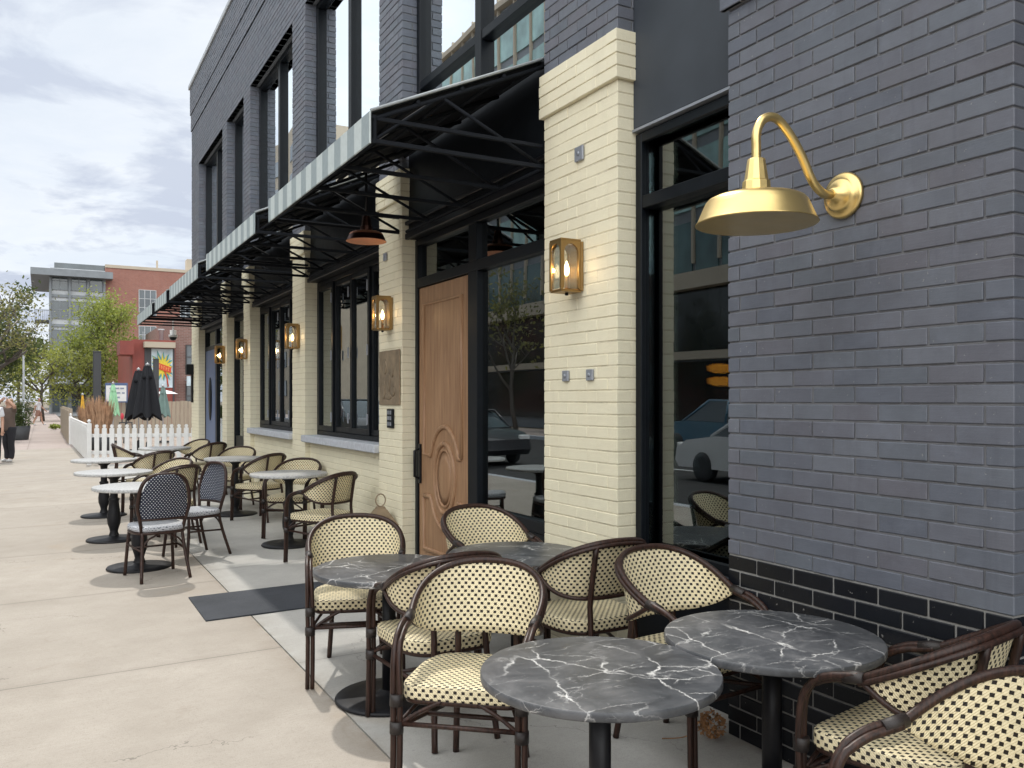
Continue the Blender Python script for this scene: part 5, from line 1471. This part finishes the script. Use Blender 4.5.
# ================================================================= people
M['skin'] = plain('skin', (.45, .26, .18), .55, var=.06); M['hair_dark'] = plain('hair_dark', (.028, .018, .014), .6); M['hair_blond'] = plain('hair_blond', (.30, .18, .085), .55)
M['shirt_white'] = cloth('shirt_white', (.68, .69, .72)); M['shirt_brown'] = cloth('shirt_brown', (.105, .075, .06)); M['trousers_black'] = cloth('trousers_black', (.016, .016, .022)); M['shoe_white'] = plain('shoe_white', (.6, .6, .6), .6)
def skinned(name, verts, edges, mat, parent, root=0, sub=2):
    me = bpy.data.meshes.new(name); me.from_pydata([v[:3] for v in verts], edges, []); me.update()
    o = bpy.data.objects.new(name, me); COL.objects.link(o); o.parent = parent
    md = o.modifiers.new('skin', 'SKIN'); md.use_smooth_shade = True
    if not me.skin_vertices: 
        bm = bmesh.new(); bm.from_mesh(me); bm.verts.layers.skin.verify(); bm.to_mesh(me); bm.free()
    for i, v in enumerate(verts):
        sv = me.skin_vertices[0].data[i]; rr_ = v[3] if isinstance(v[3], tuple) else (v[3], v[3]); sv.radius = rr_; sv.use_root = (i == root)
    s = o.modifiers.new('sub', 'SUBSURF'); s.levels = sub; s.render_levels = sub
    dg = bpy.context.evaluated_depsgraph_get(); ev = o.evaluated_get(dg)
    nm = bpy.data.meshes.new_from_object(ev); nm.materials.clear(); nm.materials.append(mat)
    nm.polygons.foreach_set('use_smooth', [True] * len(nm.polygons))
    o.modifiers.clear(); o.data = nm
    return o
def person(label, x, y, rz, H, arms, stride, shirt, legs_mat, bare_legs, hair, shoe, long_hair=True, lean=0.0):
    """figure facing local +Y"""
    r = thing('person', label, 'person', (x, y, gz(x)), rz)
    k = H / 1.70
    def s(*v): return tuple((q * k if not isinstance(q, tuple) else tuple(w * k for w in q)) for q in v)
    Lf, Rf = stride
    ln = lean
    v = [s(0, 0, .93, (.145, .10)), s(0, .01 + ln * .3, 1.10, (.125, .085)), s(0, .0 + ln * .7, 1.30, (.155, .095)), s(0, -.01 + ln, 1.43, (.10, .07)), s(0, .0 + ln, 1.50, .048),
         s(0, .015 + ln, 1.555, .055), s(0, .02 + ln, 1.61, (.078, .092)), s(0, .01 + ln, 1.66, (.068, .082)), s(0, .005 + ln, 1.695, (.03, .035))]
    e = [(0, 1), (1, 2), (2, 3), (3, 4), (4, 5), (5, 6), (6, 7), (7, 8)]
    def add(parent, pts):
        p = parent
        for q in pts: v.append(s(*q)); e.append((p, len(v) - 1)); p = len(v) - 1
        return p
    for sd, ft in ((-1, Lf), (1, Rf)):
        fy = ft
        add(0, [(sd * .09, .0, .86, .088), (sd * .10, fy * .45 + .02, .50, .058), (sd * .10, fy * .75 - .02, .30, .052), (sd * .10, fy, .085, .036), (sd * .105, fy + .06, .035, .036), (sd * .11, fy + .16, .025, .026)])
    for sd, pth in ((-1, arms[0]), (1, arms[1])):
        last = add(3, [(sd * .15, -.01 + ln, 1.415, .056)] + [(sd * a, b_ + ln, c_, d_) for a, b_, c_, d_ in pth])
        hx, hy, hz, _ = v[last]
        px = v[last - 1]; dr = (Vector((hx, hy, hz)) - Vector(px[:3])).normalized(); sdv = dr.orthogonal().normalized()
        for fi in range(4):
            o_ = sdv * ((fi - 1.5) * .019 * k); l_ = (.075, .085, .08, .065)[fi] * k
            c1 = Vector((hx, hy, hz)) + dr * .04 * k + o_; c2 = c1 + dr * l_ * .5; c3 = c1 + dr * l_ + dr.cross(sdv) * .015 * k
            p = last
            for c in (c1, c2, c3): v.append((c.x, c.y, c.z, .0085 * k)); e.append((p, len(v) - 1)); p = len(v) - 1
        c1 = Vector((hx, hy, hz)) + sdv * .04 * k; c2 = c1 + (dr + sdv * .6).normalized() * .045 * k; p = last
        for c in (c1, c2): v.append((c.x, c.y, c.z, .010 * k)); e.append((p, len(v) - 1)); p = len(v) - 1
    body = skinned('body', v, e, M['skin'], r)
    # clothes a little outside the body
    tv = [s(0, 0, .80, (.205, .155)), s(0, 0, .93, (.20, .150)), s(0, .01 + ln * .3, 1.10, (.175, .135)), s(0, ln * .7, 1.30, (.20, .145)), s(0, -.01 + ln, 1.415, (.145, .105)), s(0, -.005 + ln, 1.465, (.085, .075))]
    te = [(0, 1), (1, 2), (2, 3), (3, 4), (4, 5)]
    for sd, pth in ((-1, arms[0]), (1, arms[1])):
        tv.append(s(sd * .155, -.01 + ln, 1.41, .08)); te.append((4, len(tv) - 1))
        a, b_, c_, d_ = pth[0]; m = .75
        tv.append(s(sd * (.155 + (a - .155) * m), (-.01 + (b_ + .01) * m) + ln, 1.41 + (c_ - 1.41) * m, .075)); te.append((len(tv) - 2, len(tv) - 1))
    skinned('shirt', tv, te, shirt, r)
    lv = [s(0, 0, 1.02, (.19, .145)), s(0, 0, .90, (.20, .155))]; le = [(0, 1)]
    for sd, ft in ((-1, Lf), (1, Rf)):
        if bare_legs: q = [(sd * .095, 0, .82, .125), (sd * .10, ft * .25 + .01, .62, .125), (sd * .10, ft * .33 + .01, .56, .12)]
        else: q = [(sd * .095, 0, .82, .115), (sd * .10, ft * .45 + .02, .50, .085), (sd * .10, ft * .75 - .02, .30, .075), (sd * .10, ft, .06, .066)]
        p = 1
        for w in q: lv.append(s(*w)); le.append((p, len(lv) - 1)); p = len(lv) - 1
    skinned('trousers' if not bare_legs else 'shorts', lv, le, legs_mat, r)
    for sd, ft in ((-1, Lf), (1, Rf)):
        skinned('shoe', [s(sd * .10, ft - .03, .045, .045), s(sd * .105, ft + .06, .045, .046), s(sd * .11, ft + .17, .035, .034)], [(0, 1), (1, 2)], shoe, r)
    hv = [s(0, -.015 + ln, 1.70, (.055, .06)), s(0, -.03 + ln, 1.665, (.082, .085)), s(0, -.05 + ln, 1.61, (.082, .062))]; he = [(0, 1), (1, 2)]
    if long_hair: hv += [s(0, -.07 + ln, 1.53, (.075, .045)), s(0, -.085 + ln, 1.42, (.06, .03))]; he += [(2, 3), (3, 4)]
    skinned('hair', hv, he, hair, r)
    b = MB()
    for sd in (-1, 1): b.lathe([(.001, -.008 * k), (.010 * k, 0), (.001, .008 * k)], (sd * .030 * k, (.105 + ln) * k, 1.615 * k), 10, axis=(0, 1, 0))
    b.build('eye', M['far_dark'], r)
    b = MB(); b.lathe([(.016 * k, -.012 * k), (.010 * k, .012 * k), (.001, .02 * k)], (0, (.108 + ln) * k, 1.588 * k), 10, axis=(0, 1, -.3)); b.build('nose', M['skin'], r)
    b = MB(); b.cbox(-.022 * k, .022 * k, (.095 + ln) * k, (.106 + ln) * k, 1.552 * k, 1.560 * k, .002); b.build('mouth', M['red_plastic'], r)
    for sd in (-1, 1):
        b = MB(); b.lathe([(.001, -.01 * k), (.026 * k, -.004 * k), (.02 * k, .008 * k), (.001, .01 * k)], (sd * .082 * k, (.0 + ln) * k, 1.60 * k), 12, axis=(sd, .3, 0)); b.build('ear', M['skin'], r)
    return r
down = [(.20, -.02, 1.12, .044), (.215, .06, .90, .034), (.215, .08, .84, .030)]
swing_f = [(.20, .10, 1.14, .044), (.20, .26, .98, .034), (.20, .31, .93, .030)]
swing_b = [(.20, -.14, 1.14, .044), (.21, -.20, .92, .034), (.21, -.21, .86, .030)]
raised = [(.30, .10, 1.50, .044), (.17, .14, 1.62, .034), (.11, .13, 1.66, .030)]
x, y = at(9.0, 21.3); person('person in a brown top and black trousers raising an arm to shade the face', x, y, WD(-.3, -1), 1.58, (raised, raised), (.02, -.02), M['shirt_brown'], M['trousers_black'], False, M['hair_blond'], M['shoe_white'])
x, y = at(-6.5, 20.6); person('person in a white top cut by the left edge of the photo', x, y, WD(.35, -1), 1.60, (down, down), (.03, -.02), M['shirt_white'], M['trousers_black'], False, M['hair_dark'], M['shoe_white'])
x, y = at(38.5, 52); person('distant person in a white shirt and shorts walking across the pavement', x, y, WD(1, .2), 1.66, (swing_f, swing_b), (.24, -.26), M['shirt_white'], plain('shorts_tan', (.30, .17, .13), .8), True, M['hair_dark'], M['shoe_white'], False, .02)
# ================================================================= sky, sun, camera
SUN_EL = math.radians(57); SUN_AZ = math.radians(4)      # azimuth from +Y towards +X
w = bpy.data.worlds.new('World'); S.world = w; w.use_nodes = True
t = w.node_tree; t.nodes.clear()
def wn(typ, **kw):
    n = t.nodes.new(typ)
    for k, v in kw.items(): setattr(n, k, v)
    return n
out = wn('ShaderNodeOutputWorld'); bg = wn('ShaderNodeBackground'); bg.inputs[1].default_value = .10
sky = wn('ShaderNodeTexSky', sky_type='NISHITA'); sky.sun_disc = False; sky.sun_elevation = SUN_EL; sky.sun_rotation = SUN_AZ
sky.air_density = 1.0; sky.dust_density = .6; sky.ozone_density = 1.0
tc = wn('ShaderNodeTexCoord'); sx = wn('ShaderNodeSeparateXYZ'); t.links.new(tc.outputs['Generated'], sx.inputs[0])
def wm(op, a, b=None, c=None):
    n = wn('ShaderNodeMath', operation=op)
    for i, x in enumerate((a, b, c)):
        if x is None: continue
        if isinstance(x, (int, float)): n.inputs[i].default_value = x
        else: t.links.new(x, n.inputs[i])
    return n.outputs[0]
# project the direction onto a flat cloud deck
zc = wm('MAXIMUM', wm('ADD', sx.outputs[2], .12), .05)
cb = wn('ShaderNodeCombineXYZ'); t.links.new(wm('DIVIDE', sx.outputs[0], zc), cb.inputs[0]); t.links.new(wm('DIVIDE', sx.outputs[1], zc), cb.inputs[1])
def wnoise(scale, det, rough, off, dist=0):
    m = wn('ShaderNodeMapping'); m.inputs['Location'].default_value = off; t.links.new(cb.outputs[0], m.inputs[0])
    n = wn('ShaderNodeTexNoise'); n.inputs['Scale'].default_value = scale; n.inputs['Detail'].default_value = det; n.inputs['Roughness'].default_value = rough; n.inputs['Distortion'].default_value = dist
    t.links.new(m.outputs[0], n.inputs[0]); return n.outputs['Fac']
def wramp(f, st):
    n = wn('ShaderNodeValToRGB'); e = n.color_ramp.elements
    while len(e) < len(st): e.new(.5)
    for el, (p, c) in zip(e, st): el.position = p; el.color = (*c, 1) if isinstance(c, tuple) else (c, c, c, 1)
    t.links.new(f, n.inputs[0]); return n.outputs[0]
def wmix(f, a, b):
    n = wn('ShaderNodeMix', data_type='RGBA')
    for x, s in ((f, n.inputs[0]), (a, n.inputs[6]), (b, n.inputs[7])):
        if isinstance(x, (int, float)): s.default_value = x
        elif isinstance(x, tuple): s.default_value = (*x, 1)
        else: t.links.new(x, s)
    return n.outputs[2]
veil = wramp(wnoise(.55, 5, .55, (3, 1, 0), .3), [(.30, .78), (.60, 1.0)])
white = wramp(wnoise(1.1, 6, .6, (7, 2, 0), .4), [(.3, (6.1, 6.7, 7.5)), (.7, (7.8, 8.1, 8.5))])
c1 = wmix(veil, sky.outputs[0], white)
dark = wramp(wnoise(2.1, 7, .58, (12.2, 4.6, 0), .3), [(.49, 0.0), (.60, .92)])
low = wramp(sx.outputs[2], [(.10, 1.0), (.34, .75), (.50, .15)])
c2 = wmix(wm('MULTIPLY', dark, low), c1, (4.6, 5.1, 6.2))
# added fill light: unseen sky on street side boosted and warmed to lift shade
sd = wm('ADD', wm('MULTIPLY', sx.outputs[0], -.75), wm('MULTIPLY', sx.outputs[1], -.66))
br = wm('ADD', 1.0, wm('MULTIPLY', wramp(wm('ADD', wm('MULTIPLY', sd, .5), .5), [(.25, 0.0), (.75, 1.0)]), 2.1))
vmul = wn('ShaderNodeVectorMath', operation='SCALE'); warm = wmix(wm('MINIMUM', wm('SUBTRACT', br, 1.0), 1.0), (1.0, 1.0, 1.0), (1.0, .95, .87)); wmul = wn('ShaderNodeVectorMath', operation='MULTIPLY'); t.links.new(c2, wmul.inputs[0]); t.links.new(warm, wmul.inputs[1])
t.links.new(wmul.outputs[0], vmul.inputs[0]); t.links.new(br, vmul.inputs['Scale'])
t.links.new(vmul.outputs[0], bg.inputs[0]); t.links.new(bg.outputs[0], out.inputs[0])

sl = bpy.data.lights.new('sun', 'SUN'); sl.energy = 2.0; sl.angle = math.radians(1.2); sl.color = (1, .955, .88)
so = bpy.data.objects.new('sun', sl); COL.objects.link(so)
dv = Vector((math.sin(SUN_AZ) * math.cos(SUN_EL), math.cos(SUN_AZ) * math.cos(SUN_EL), math.sin(SUN_EL)))
so.rotation_euler = dv.to_track_quat('Z', 'Y').to_euler(); so.location = (0, 0, 30)

cam = bpy.data.cameras.new('camera'); co = bpy.data.objects.new('camera', cam); COL.objects.link(co)
co.location = (0, 0, HC); co.rotation_euler = (PI / 2, 0, -YAW)
cam.sensor_width = 36; cam.lens = 850 / 1024 * 36; cam.shift_y = 16 / 1024; cam.clip_start = .05; cam.clip_end = 3000
S.camera = co
S.view_settings.view_transform = 'Standard'; S.view_settings.look = 'None'; S.view_settings.exposure = 0.33; S.view_settings.gamma = 1
S.view_settings.use_curve_mapping = False
S.render.engine = 'CYCLES'
S.cycles.max_bounces = 8; S.cycles.transparent_max_bounces = 12; S.cycles.use_denoising = True
S.cycles.sample_clamp_indirect = 8
